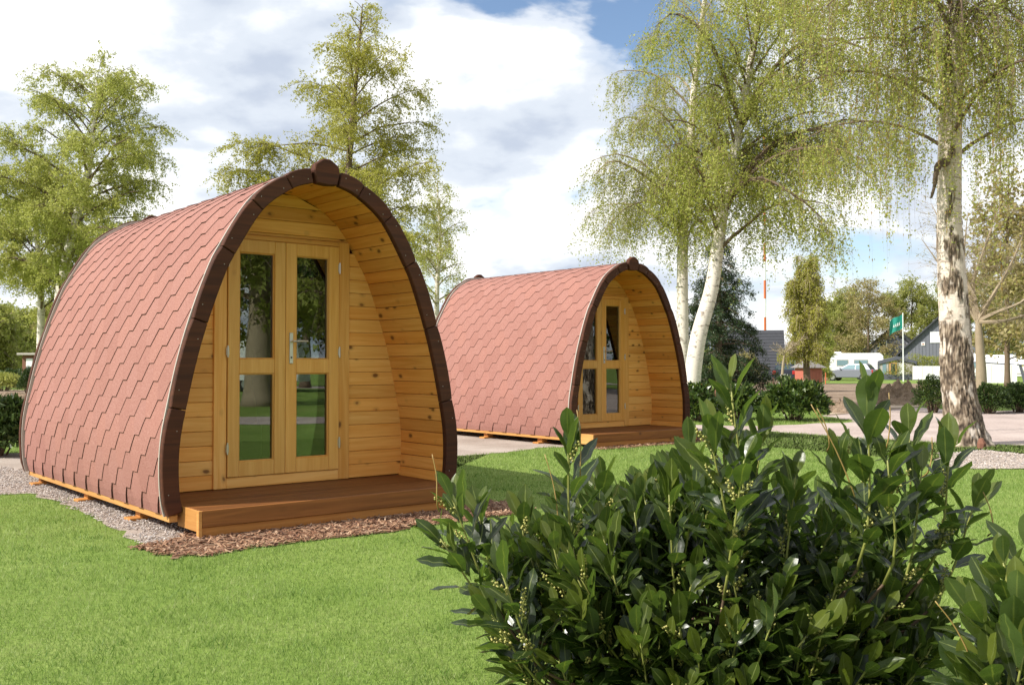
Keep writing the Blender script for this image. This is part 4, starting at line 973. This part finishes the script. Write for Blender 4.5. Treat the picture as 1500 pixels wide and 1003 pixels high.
def gable_house(label, u, y, hw, eave, apex, wins, rhw=None):
    rhw = rhw or hw
    b = thing('gable_house', label, 'house', (X(u, y), y, zg(y)), R(-27), 'grey gabled holiday houses')
    poly = [(-hw, 0), (rhw, 0), (rhw, eave), (0, apex), (-hw, eave)]
    part(MB().prism(poly, 0, 6, .01), 'wall', M_grey_clad, b)
    bd = MB()
    for k in range(int((hw+rhw)/.3)):
        x = -hw+.15+k*.3; top = np.interp(x, [-hw, 0, rhw], [eave, apex, eave])-.15; bd.box((x-.02, -.03, .02), (x+.02, -.001, top), .004)
    bd.build('cladding_batten', M_grey_clad, b, kind='stuff')
    for sx, w in ((-1, hw), (1, rhw)):
        m = MB(); e = (apex-eave)/w
        m.hexa([[[(sx*(w+.35), yy, eave-.35*e), (sx*(w+.35), yy, eave-.35*e+.16)], [(sx*.0+sx*.002, yy, apex), (sx*.002, yy, apex+.2)]] for yy in (-.35, 6.3)], .01); part(m, 'roof', M_tarmac_dark, b)
    for (x0, x1, z0, z1, mt) in wins:
        f = part(MB().box((x0, -.08, z0), (x1, -.032, z1), .01), 'window', M_white, b)
        part(MB().box((x0+.09*(x1-x0)+.03, -.095, z0+.08), (x1-.09*(x1-x0)-.03, -.082, z1-.08), .004), 'pane', mt, f)
def zz_(v, y): return Z(v, y)-zg(y)
yA, yB = 100, 92
xa = lambda u, c, y: (u-c)/CF*y
gable_house('small grey gabled house with one square window behind the caravan', 1306, yA, 2.75, zz_(514, yA), zz_(482, yA), [(xa(1289, 1306, yA), xa(1300, 1306, yA), zz_(510, yA), zz_(498, yA), M_cglass)])
gable_house('larger grey gabled house partly hidden by the big birch trunk', 1378, yB, 3.55, zz_(517, yB), zz_(464, yB), [(xa(1364, 1378, yB), xa(1379, 1378, yB), zz_(502, yB), zz_(486, yB), M_white), (xa(1352, 1378, yB), xa(1357, 1378, yB), zz_(506, yB), zz_(501, yB), M_brick)])
# far left shed
b = thing('garden_shed', 'small flat roofed shed with white door at far left', 'shed', (X(47, 46), 46, zg(46)), R(-8))
part(MB().box((-.5, 0, 0), (1.3, 1.6, 1.55), .01), 'wall', M_postbrown, b); part(MB().box((-.65, -.2, 1.56), (1.5, 1.8, 1.66), .01), 'roof', M_rim, b)
part(MB().box((-.28, -.04, .55), (.05, -.002, 1.4), .01), 'door', M_white, b)
# small red hut with grey cap roof
b = thing('red_hut', 'small red hut with a low grey roof left of the silver car', 'hut', (X(1184, 66), 66, zg(66)), R(18))
part(MB().box((-.72, -.5, 0), (.72, .5, 1.05), .01), 'wall', M_redwood, b)
m = MB(); apex = np.array([0, 0, 1.62]); k = [(-.95, -.75, 1.06), (.95, -.75, 1.06), (.95, .75, 1.06), (-.95, .75, 1.06)]
m.add(np.array(k+[(-.3, 0, 1.55), (.3, 0, 1.55)]), [np.array([[0, 1, 5, 4], [2, 3, 4, 5], [3, 2, 1, 0]]), np.array([[1, 2, 5], [3, 0, 4]])]); part(m, 'roof', M_greyroof, b)
for k in range(6): part(MB().box((-.7+k*.235, -.515, .02), (-.7+k*.235+.22, -.501, 1.03), .003), 'wall_board', M_redwood, b)

# ------------------------------------------------------------------ caravans, awning, cars, flag, posts
def wheel(root, x, y, r, w, name='wheel'):
    t = MB(); P = np.array([(x, y-w/2, r), (x, y-w/2+.02, r), (x, y+w/2-.02, r), (x, y+w/2, r)]); t.tube(P, [r*.93, r, r, r*.93], 20); o = t.build(name, M_black, root)
    q = MB(); q.tube([(x, y-w/2-.008, r), (x, y+w/2+.008, r)], r*.62, 14); q.build('rim', M_metal, o); return o
def caravan(label, u, y, L, H, yaw, wins):
    b = thing('caravan', label, 'caravan', (X(u, y), y, zg(y)), yaw, 'white caravans on the far pitch')
    prof2 = [(-L/2, .45), (L/2, .4), (L/2+.04, 1.0), (L/2-.1, H-.25), (L/2-.35, H), (-L/2+.3, H), (-L/2-.02, H-.3), (-L/2-.1, 1.1)]
    part(MB().prism(prof2, -1.05, 1.05, .06), 'body', M_white, b)
    part(MB().box((-L/2+.3, -.6, H+.005), (-L/2+.9, 0, H+.13), .03), 'roof_vent', M_white, b)
    for x0, x1 in wins:
        f = part(MB().box((x0, -1.075, H*.52), (x1, -1.052, H*.76), .02), 'window', M_rim, b); part(MB().box((x0+.05, -1.085, H*.54), (x1-.05, -1.077, H*.74), .005), 'pane', M_cglass2, f)
    part(MB().box((-L/2, -1.062, .62), (L/2, -1.052, .70), .003), 'trim_strip', M_rim, b)
    for sy in (-.95, .95): wheel(b, .2, sy, .32, .18)
    return b
yC = 88
caravan('white caravan with two side windows behind the silver car', 1256, yC, 4.5, 2.35, R(-20), [(-1.75, -.75), (-.3, .9)])
def awning(label, u, y, Wd, H, group):
    b = thing('awning_tent', label, 'awning', (X(u, y), y, zg(y)), R(-17), group)
    rf = [(-Wd/2, H*.80), (0, H), (Wd/2, H*.80), (Wd/2, H*.80-.06), (0, H-.07), (-Wd/2, H*.80-.06)]
    part(MB().prism(rf, -.1, 2.6, .01), 'roof', M_canvas_lt, b)
    part(MB().prism([(-Wd/2-.03, H*.80+.02), (0, H+.03), (Wd/2+.03, H*.80+.02), (Wd/2+.03, H*.66), (Wd/2-.12, H*.68), (0, H*.86), (-Wd/2+.12, H*.68), (-Wd/2-.03, H*.66)], -.2, -.12, .01), 'valance', M_canvas_dk, b)
    for sx in (-1, 1): part(MB().box((sx*Wd/2-.06, -.16, 0), (sx*Wd/2+.06, -.04, H*.78), .01), 'pole', M_canvas_dk, b)
    part(MB().box((-Wd/2+.07, -.1, 0), (Wd/2-.07, -.04, H*.24), .01), 'skirt', M_canvas_dk, b)
    n = 4; w = (Wd-.3)/n
    for k in range(n):
        x = -Wd/2+.15+k*w
        part(MB().box((x+.02, -.09, H*.25), (x+w-.02, -.05, H*.74), .005), 'window_panel', (M_canvas_lt, M_canvas_or, M_canvas_lt, M_canvas_lt)[k], b)
        part(MB().box((x+w*.28, -.11, H*.27), (x+w*.72, -.092, H*.70), .003), 'curtain', (M_cglass2, M_cglass, M_white, M_canvas_lt)[k], b)
    for sx in (-1, 1): part(MB().box((sx*Wd/2-.02, .0, 0), (sx*Wd/2+.02, 2.5, H*.76), .005), 'side_wall', M_canvas_dk, b)
awning('grey and beige awning tent on the right end of the white caravan', 1314, 86, 3.1, 2.05, None)
caravan('white caravan at the right edge behind the dark hedge', 1472, 74, 5.0, 2.05, R(-24), [(-2.3, -1.6), (1.5, 2.2)])
b = thing('awning_tent', 'white awning with grey roof edge in front of the right hand caravan', 'awning', (X(1462, 70), 70, zg(70)), R(-24))
part(MB().hexa([[[(x, yy, z), (x, yy, z+.05)] for yy, z in ((-.6, 1.35+.14*(-x/2.2)), (1.8, 1.85))] for x in (-2.0, 2.6)], .01), 'roof', M_white, b)
part(MB().bar((-2.05, -.64, 1.5), (2.65, -.64, 1.2), .05, .09), 'roof_edge', M_canvas_dk, b)
part(MB().box((-1.0, -.72, 0), (1.15, -.70, 1.3), .01), 'wall', M_white, b)
for x in (-.45, .2, .8): part(MB().box((x-.012, -.735, .1), (x+.012, -.7205, 1.25), .003), 'seam', M_rim, b)
part(MB().hexa([[[(x, -.62, 0), (x+.06, -.6, 0)], [(x-.3, -.62, 1.3), (x-.24, -.6, 1.3)]] for x in (1.55, 1.7)], .005), 'pole', M_canvas_dk, b)
b = thing('windbreak', 'long low white windbreak screen left of the big birch trunk', 'windbreak', (X(1364, 84), 84, zg(84)), R(-30))
for k in range(4): part(MB().box((-1.5+k*.8+.02, -.012, .06), (-1.5+(k+1)*.8-.02, .012, 1.22), .004), 'panel', M_white, b)
for k in range(5): part(MB().box((-1.5+k*.8-.017, -.02, 0), (-1.5+k*.8+.017, .02, 1.28), .004), 'pole', M_rim, b)

def car(label, u, y, yaw, paint, glass, s=1.0):
    b = thing('parked_car', label, 'car', (X(u, y), y, zg(y)), yaw, 'parked cars')
    b.scale = (s, s, s)
    low = [(-1.98, .32), (-2.02, .62), (-1.96, .95), (-1.75, 1.0), (.75, .98), (1.55, .84), (1.95, .68), (2.0, .42), (1.9, .25), (-1.85, .25)]
    part(MB().prism(low, -.86, .86, .07), 'body', paint, b)
    C8 = np.array([[[(-1.85, -.80, .95), (-1.45, -.60, 1.44)], [(-1.85, .80, .95), (-1.45, .60, 1.44)]], [[(.95, -.78, .95), (.0, -.58, 1.44)], [(.95, .78, .95), (.0, .58, 1.44)]]])
    part(MB().hexa(C8, .03), 'cabin', paint, b)
    part(MB().box((-1.4, -.56, 1.425), (.02, .56, 1.475), .03), 'roof', paint, b)
    def side(x, zf, sy, o): return (x, sy*(.80-.20*zf+o), .95+.49*zf)
    for sy in (-1, 1):
        for xa_, xb_, ta, tb in ((-1.5, -.62, -1.25, -.62), (-.55, .62, -.55, -.02)):
            c = [[[side(xa_, .1, sy, .004), side(ta, .86, sy, .004)], [side(xa_, .1, sy, .012), side(ta, .86, sy, .012)]], [[side(xb_, .1, sy, .004), side(tb, .86, sy, .004)], [side(xb_, .1, sy, .012), side(tb, .86, sy, .012)]]]
            part(MB().hexa(c, .002), 'window', glass, b)
        part(MB().box((.55, sy*.93-.07, .98), (.68, sy*.93+.07, 1.1), .02), 'mirror', paint, b)
        part(MB().box((-2.03, sy*.72-.12, .68), (-1.93, sy*.72+.12, .96), .02), 'taillight', M_tail, b)
        part(MB().box((1.86, sy*.62-.17, .6), (1.965, sy*.62+.17, .74), .02), 'headlight', M_cglass2, b)
        for x in (-1.25, 1.28): wheel(b, x, sy*.78, .31, .2)
    c = [[[(-1.79, sy*.68, 1.02), (-1.53, sy*.54, 1.36)], [(-1.82, sy*.68, 1.02), (-1.56, sy*.54, 1.36)]] for sy in (-1, 1)]
    part(MB().hexa(c, .002), 'rear_window', glass if glass is M_cglass else M_cglass, b)
    c = [[[(.86, sy*.70, 1.0), (.10, sy*.55, 1.40)], [(.89, sy*.70, 1.0), (.13, sy*.55, 1.40)]] for sy in (-1, 1)]
    part(MB().hexa(c, .002), 'windscreen', glass, b)
    part(MB().box((-2.06, -.86, .30), (-1.9, .86, .56), .05), 'bumper', paint, b); part(MB().box((-2.075, -.26, .58), (-2.0, .26, .69), .004), 'number_plate', M_white, b)
    return b
car('silver hatchback parked in front of the white caravan', 1246, 82, R(145), M_silver, M_cglass2, .98)
car('dark blue car parked by the dark roofed house behind the sapling', 1148, 70, R(75), M_darkcar, M_cglass, .92)
# flag
yF = 78
b = thing('flagpole', 'tall white flagpole flying a green flag in front of the awning tent', 'flagpole', (X(1323, yF), yF, zg(yF)), 0)
hF = Z(458, yF)-zg(yF)
MB().tube([(0, 0, 0), (0, 0, hF)], [.05, .035], 10).build('pole', M_white, b)
nx, nz = 22, 12; V = []
for i in range(nx):
    for j in range(nz):
        q = i/(nx-1); w = j/(nz-1)
        V.append((-.05-q*1.02, .09*math.sin(q*9+w*1.5)*q, hF-.12-(1-w)*1.12-q*(.55)-.10*math.sin(q*6+1)*q))
i = (np.arange(nx-1)[:, None]*nz+np.arange(nz-1)[None]).ravel()
fo = link('flag', mesh_of('flag', V, [np.stack([i, i+1, i+nz+1, i+nz], 1)], smooth=True), M_green_flag, b)
def fpt(q, w): return np.array([-.05-q*1.02, .09*math.sin(q*9+w*1.5)*q-.012, hF-.12-(1-w)*1.12-q*.55-.10*math.sin(q*6+1)*q])
lt = MB()
for q0 in (.2, .34, .48, .62):
    lt.tube([fpt(q0, .32), fpt(q0+.03, .55), fpt(q0+.07, .34)], .022, 5); lt.tube([fpt(q0+.02, .42), fpt(q0+.07, .43)], .018, 5)
lt.build('lettering', M_white, fo)
# red and white mast
yM = 150
b = thing('radio_mast', 'slender red and white banded mast far behind the weeping birches', 'mast', (X(1121, yM), yM, zg(yM)), 0)
zt = Z(195, yM); zb = zg(yM); k = 13
for i in range(k):
    z0 = zb+(zt-zb)*i/k; z1 = zb+(zt-zb)*(i+1)/k
    MB().tube([(0, 0, z0-zb), (0, 0, z1-zb-.02)], [.19, .19], 8).build('mast_section', M_white if i % 2 else M_orange, b)
# posts
for i, (lb, u, y, h, w, m) in enumerate((('orange marker post by the leaning birch trunk', 1027, 30, .52, .05, M_orange), ('leaning brown wooden post under the spruce', 1047, 32, .95, .08, M_postbrown), ('short brown stake in the soil behind the laurel bush', 1117, 40, .38, .05, M_postbrown), ('short dark stake left of the red hut', 1132, 50, .5, .06, M_postbrown), ('small brown stake in front of the red hut', 1181, 42, .42, .06, M_postbrown), ('orange stake in front of the silver car', 1209, 60, .75, .06, M_orange))):
    o = MB().tube([(0, 0, -.03), ((.12 if i == 1 else .01), 0, h*.85), ((.14 if i == 1 else .012), 0, h)], [w/2, w/2, w*.2], 7).build('marker_post', m); o.location = (X(u, y), y, zg(y)); tag(o, lb, 'post', 'stakes and posts beyond the path')
o = MB().tube([(0, 0, -.02), (.01, 0, .07), (.0, 0, .14)], [.055, .06, .03], 8).build('tree_stump', M_postbrown); o.location = (*G(1437, 657), 0); tag(o, 'tiny reddish brown stump at the foot of the big birch', 'stump')

# ------------------------------------------------------------------ what the door glass mirrors (right of the picture)
for i, (x, y, h, hw, m, lb) in enumerate(((15.15, -.35, 10, 3.6, M_leaf_far, 'leafy birch mirrored in the left door panes of the nearer pod'), (26.5, -2.0, 9, 4.4, M_leaf_dark, 'dark tree mirrored in the door glass, nearer to the path'), (33, -6.5, 11, 5, M_leaf_shrub, 'big green tree mirrored in the door glass, farthest off'), (24, 9.5, 7, 4, M_leaf_shrub, 'green tree mirrored in the door glass of the farther pod'), (33, 4.5, 9, 5, M_leaf_dark, 'dark tall tree mirrored behind the others in the door glass'), (32, 14, 8, 5, M_leaf_dark, 'dark tree beyond the right picture edge, mirrored in the farther pod'))):
    tree('roadside_tree', lb, 'tree', [(x, y, -.05), (x+.1, y, h*.5), (x, y+.1, h)], .36 if i == 0 else .22, 30, .2, [(0, hw*.8), (.4, hw), (.8, hw*.6), (1, .4)], lambda t: .4+.4*t, .3, 420, 2400, 14000, .17, .8, .4, 120+i, M_twig_pale if i == 0 else M_twig, M_twig, m, 'trees right of the picture', twig_r=.008)
caravan('white caravan right of the picture, mirrored in the door glass', 750, 30, 4.5, 2.2, R(80), [(-1.7, -.7), (.2, 1.2)]).location = (27.5, -6.6, 0)
sheet('path', refl_path, 0.006, M_path)

# ------------------------------------------------------------------ foreground laurel
def laurel_leaf_data(L, Wd, curl, fold, seed):
    n = 8; V = []; rib = []; t = np.linspace(0, 1, n)
    hw = Wd/2*np.sin(np.pi*np.clip(t, .0, 1)**1.28)**.62; hw[0] = .0035; hw[-1] = .0012
    r = np.random.default_rng(seed); wav = r.normal(0, .0022, n)
    for k in range(n):
        y = .012+t[k]*L*(1-.06*curl*t[k]); zc = -curl*L*.22*t[k]**2+wav[k]
        for sx, rb in ((-1, 0), (-.5, .5), (0, 1), (.5, .5), (1, 0)):
            V.append((sx*hw[k], y, zc+abs(sx)*hw[k]*fold-.06*hw[k]*(abs(sx) == 1))); rib.append(rb)
    F = [(k*5+a, k*5+a+1, (k+1)*5+a+1, (k+1)*5+a) for k in range(n-1) for a in range(4)]
    V += [(-.0018, -.005, 0), (.0018, -.005, 0), (.0018, .014, .0), (-.0018, .014, 0)]; rib += [1, 1, 1, 1]; m = n*5
    F += [(m, m+1, m+2, m+3)]
    return np.array(V), np.array(F), np.array(rib, float)
LV = []
for s_ in range(12):
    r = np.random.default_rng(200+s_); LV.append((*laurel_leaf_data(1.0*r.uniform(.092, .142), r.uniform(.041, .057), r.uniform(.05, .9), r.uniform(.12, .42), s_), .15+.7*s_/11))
def laurel_mat():
    m, t, b, o = mat_new('laurel_leaf')
    rb = N(t, 'ShaderNodeAttribute', attribute_name='rib'); tn = N(t, 'ShaderNodeAttribute', attribute_name='tone'); g = N(t, 'ShaderNodeNewGeometry')
    top = ramp(t, tn.outputs['Fac'], [(0.1, (0.012, 0.025, 0.005)), (.4, (0.026, 0.046, 0.008)), (.7, (0.060, 0.086, 0.012)), (.9, (0.135, 0.160, 0.026))])  # palest stops paint sunlit tips, darkest stops the shaded inside
    under = ramp(t, tn.outputs['Fac'], [(0, (0.05, 0.085, 0.028)), (1, (0.10, 0.14, 0.045))])
    c = mixc(t, g.outputs['Backfacing'], top, under)
    v = coords(t, (1, 1, 1), False); nz = noise(t, v, 55, 3)
    c = mixc(t, math_(t, 'MULTIPLY', nz, .3), c, (0.02, 0.03, 0.008))
    c = mixc(t, ramp(t, rb.outputs['Fac'], [(.90, 0), (.965, .8)]), c, (0.17, 0.20, 0.06))
    t.links.new(c, b.inputs['Base Color'])
    t.links.new(ramp(t, nz, [(.3, .22), (.7, .38)]), b.inputs['Roughness']); b.inputs['Specular IOR Level'].default_value = .38
    bump(t, b, noise(t, v, 130, 2), .10, .002)
    tl = N(t, 'ShaderNodeBsdfTranslucent'); t.links.new(mixc(t, 1.0, c, (1.9, 2.1, .8), 'MULTIPLY'), tl.inputs[0])
    mx = N(t, 'ShaderNodeMixShader'); mx.inputs[0].default_value = .30
    t.links.new(b.outputs[0], mx.inputs[1]); t.links.new(tl.outputs[0], mx.inputs[2]); t.links.new(mx.outputs[0], o.inputs[0]); return m
M_laurel = laurel_mat()
M_stem = simple('laurel_stem', (0.24, 0.25, 0.06), .5, .2, 20); M_stem_br = simple('laurel_wood', (0.12, 0.075, 0.045), .8, .2, 20); M_shoot = simple('reddish_shoot', (0.33, 0.22, 0.07), .5, .2, 20)
M_bud = pebble_mat('flower_buds', [(0.22, 0.24, 0.045), (0.33, 0.32, 0.07), (0.42, 0.36, 0.10)], .6)
LM = []
for V, F, rib, tone in LV:
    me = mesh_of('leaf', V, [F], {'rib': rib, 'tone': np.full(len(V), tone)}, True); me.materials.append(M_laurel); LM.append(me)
def laurel(label, base, shoots, nfill, dome, seed, nparts=300):
    r = np.random.default_rng(seed); base = np.array(base, float); root = thing('laurel_shrub', label, 'laurel shrub', tuple(base), 0, 'laurel shrubs in the foreground')
    mats = []; pref = []; stems = MB(); wood_ = MB(); buds = MB()
    OCT = np.array([[1, 0, 0], [0, 1, 0], [-1, 0, 0], [0, -1, 0], [0, 0, 1], [0, 0, -1.]]); OF = np.array([[0, 1, 4], [1, 2, 4], [2, 3, 4], [3, 0, 4], [1, 0, 5], [2, 1, 5], [3, 2, 5], [0, 3, 5]])
    def frame(p, fwd, nrm):
        y = unit(fwd); x = unit(np.cross(y, nrm)); z = np.cross(x, y); M = np.eye(4); M[:3, 0] = x; M[:3, 1] = y; M[:3, 2] = z; M[:3, 3] = p; return M
    def spike(p, d, L):
        n = int(L/.0045); d = unit(d)
        s_ = unit(np.cross(d, r.normal(size=3))); t_ = np.cross(d, s_)
        for k in range(n):
            q = k/n; a = k*2.4; rr = .0085*(1-.5*q); c = p+d*(.012+L*q)+(s_*math.cos(a)+t_*math.sin(a))*rr
            buds.add(c+OCT*(.0058*(1-.35*q)), [OF])
        stems.tube([p, p+d*L], .0016, 4, False)
    for tip, dr, Ls, big in shoots:
        tip = np.array(tip)-base; dr = unit(np.array(dr)); low = tip-dr*Ls; root_p = np.array([low[0]*.35, low[1]*.35, 0])
        P = catmull([root_p, (root_p+low)/2+[0, 0, .02]+r.normal(0, .03, 3), low, tip], 14)
        wood_.tube(P[:9], np.linspace(.009, .0045, 9), 5, False); stems.tube(P[8:], np.linspace(.0048, .0022, 6), 5)
        n = int(Ls/.0205); a0 = r.random()*6.28
        side = unit(np.cross(dr, [.3, .5, .2])); s2 = np.cross(dr, side)
        for k in range(n):
            q = k/max(1, n-1); p = tip-dr*(Ls*q*.97); a = a0+k*2.4+r.normal(0, .25)
            rad_ = side*math.cos(a)+s2*math.sin(a)
            ang = .26+.72*min(1, q*1.3)+r.normal(0, .13)
            fwd = dr*math.cos(ang)+rad_*math.sin(ang); nrm = dr*math.sin(ang)-rad_*math.cos(ang)+[0, 0, .25]+r.normal(0, .18, 3)
            sc = big*r.uniform(.8, 1.12)*(.62+.38*min(1, q*4+.25))
            M = frame(p+rad_*.003, fwd, nrm); M[:3, :3] *= sc; mats.append(M); pref.append(.95-.75*min(1, q*1.4))  # yellower lit look at tips, darker down the shoot, put into leaf tone
            if r.random() < .12 and q > .1: spike(p, dr*.8+rad_*.5, r.uniform(.05, .10))
    c0, rd = dome
    for k in range(nfill):
        d = unit(r.normal(size=3)); d[2] = abs(d[2])*1.2-.35; q = r.uniform(.45, .97); p = np.array(c0)-base+d*np.array(rd)*q
        if p[2] < .03: continue
        fwd = unit(d*.8+r.normal(0, .6, 3)+[0, 0, .1]); M = frame(p, fwd, d*.4+r.normal(0, .3, 3)+[0, 0, .8]); M[:3, :3] *= r.uniform(.6, .95); mats.append(M); pref.append(.15)  # inner leaves get the darkest tones, shade put into their colour
    mats = np.array(mats); C = mats[:, :3, 3]+base
    # the leaves that show largest: near the camera, in the frame, on the outer side
    uu = 750+CF*C[:, 0]/C[:, 1]; vv = 531-CF*(C[:, 2]-CH)/C[:, 1]
    near = np.argsort(C[:, 1]-.35*C[:, 2]+np.where((uu > -20) & (uu < 1520) & (vv < 1020), 0, 50)); part_ids = set(near[:nparts].tolist())
    VV, FF, RB, TN = [], [], [], []; n0 = 0
    for i, M in enumerate(mats):
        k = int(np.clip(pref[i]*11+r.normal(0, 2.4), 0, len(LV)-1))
        if i in part_ids:
            o = link('leaf', LM[k], None, root); o.matrix_basis = Matrix(M.tolist())
        else:
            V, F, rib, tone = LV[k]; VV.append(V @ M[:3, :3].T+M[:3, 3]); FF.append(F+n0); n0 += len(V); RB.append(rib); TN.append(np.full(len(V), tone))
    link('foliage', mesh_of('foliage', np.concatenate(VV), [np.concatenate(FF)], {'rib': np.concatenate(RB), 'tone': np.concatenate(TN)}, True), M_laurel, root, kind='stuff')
    stems.build('shoots', M_stem, root, True, 'stuff'); wood_.build('stems', M_stem_br, root, True, 'stuff')
    if buds.n: buds.build('flower_spikes', M_bud, root, kind='stuff')
    return root
def hero(u, v, y, Ls, dr, big=1.15): return (W(u, v+34, y), dr, Ls, big*.93)
H_ = [hero(832, 612, 3.0, .34, (-.05, -.1, 1), 1.25), hero(1070, 528, 2.9, .46, (-.12, -.1, 1), 1.25), hero(1272, 553, 2.75, .42, (.02, -.05, 1), 1.3), hero(1332, 598, 2.95, .34, (.0, -.1, 1)), hero(1392, 622, 2.85, .34, (.12, -.1, 1), 1.2),
      hero(660, 690, 3.0, .34, (-.35, -.1, .9)), hero(645, 755, 2.9, .30, (-.55, -.2, .8)), hero(700, 715, 3.1, .34, (-.25, -.1, .95)), hero(765, 725, 3.2, .32, (-.1, -.1, 1)), hero(884, 668, 3.25, .36, (.1, -.1, 1)), hero(935, 700, 3.2, .34, (.05, -.1, 1)),
      hero(1010, 625, 3.1, .40, (-.1, -.1, 1)), hero(1120, 590, 3.0, .40, (.15, -.1, 1)), hero(1165, 665, 2.9, .34, (.1, -.15, 1)), hero(1225, 640, 3.1, .36, (-.1, -.1, 1)), hero(1432, 690, 2.95, .34, (.3, -.1, .9)),
      hero(715, 860, 2.8, .28, (-.5, -.2, .75)), hero(735, 805, 2.75, .3, (-.35, -.2, .9)), hero(1350, 660, 2.8, .34, (.1, -.2, 1)), hero(1300, 640, 2.7, .32, (-.1, -.2, 1)), hero(1040, 600, 2.75, .36, (-.2, -.2, 1), 1.2), hero(1090, 640, 2.7, .36, (.1, -.2, 1), 1.2), hero(980, 690, 2.9, .36, (-.1, -.2, 1))]
rs = np.random.default_rng(77)
C0 = np.array([.63, 3.25, .36]); RD = np.array([.68, .58, .41])
for k in range(210):
    d = unit(rs.normal(size=3)); d[2] = abs(d[2])*1.1-.22; d = unit(d)
    if d[1] > .55 and d[2] < .5: continue
    p = C0+d*RD*rs.uniform(.9, 1.1)
    if p[2] < .06: continue
    H_.append((p, d*np.array([.6, .6, .35])+np.array([0, 0, .85])+rs.normal(0, .12, 3), rs.uniform(.2, .36), rs.uniform(.8, 1.1)))
main = laurel('large dark glossy laurel shrub with many upright tips filling the lower right foreground', (.62, 3.25, 0), H_, 900, (C0, RD*.9), 5)
H2 = [hero(1470, 790, 2.3, .3, (-.2, -.1, 1), 1.05), hero(1510, 770, 2.35, .3, (.1, -.1, 1)), hero(1440, 880, 2.25, .28, (-.5, -.2, .8)), hero(1490, 850, 2.15, .28, (0, -.2, 1)), hero(1530, 830, 2.2, .3, (.2, 0, 1)), hero(1450, 950, 2.15, .26, (-.4, -.3, .8)), hero(1500, 920, 2.1, .26, (0, -.3, .9))]
C2 = np.array([1.32, 2.42, .3]); R2 = np.array([.28, .26, .34])
for k in range(26):
    d = unit(rs.normal(size=3)); d[2] = abs(d[2]); p = C2+d*R2
    H2.append((p, d*.6+np.array([0, 0, .8]), .22, 1.0))
laurel('smaller laurel shrub with yellowish flower spikes in the bottom right corner', (1.32, 2.42, 0), H2, 140, (C2, R2*.9), 6, 200)
# bare reddish shoots rising out of the big shrub
m = MB()
for (u0, v0), (u1, v1), y in (((850, 690), (845, 600), 3.0), ((640, 735), (633, 665), 2.95), ((818, 760), (798, 665), 3.0), ((1215, 650), (1197, 598), 2.9), ((1250, 720), (1188, 592), 2.85), ((1300, 650), (1302, 575), 2.9), ((1455, 775), (1440, 720), 2.9), ((1420, 960), (1370, 880), 2.3), ((1360, 690), (1365, 640), 2.9)):
    a = W(u0, v0, y); b_ = W(u1, v1, y); mid = (a+b_)/2+np.array([.006, 0, .004]); m.tube(catmull([a-(b_-a)*.25+np.array([0, .05, 0])-np.array(main.location), a-np.array(main.location), mid-np.array(main.location), b_-np.array(main.location)], 12), np.linspace(.0026, .0014, 12), 6)
m.build('bare_shoots', M_shoot, main, True, 'stuff')
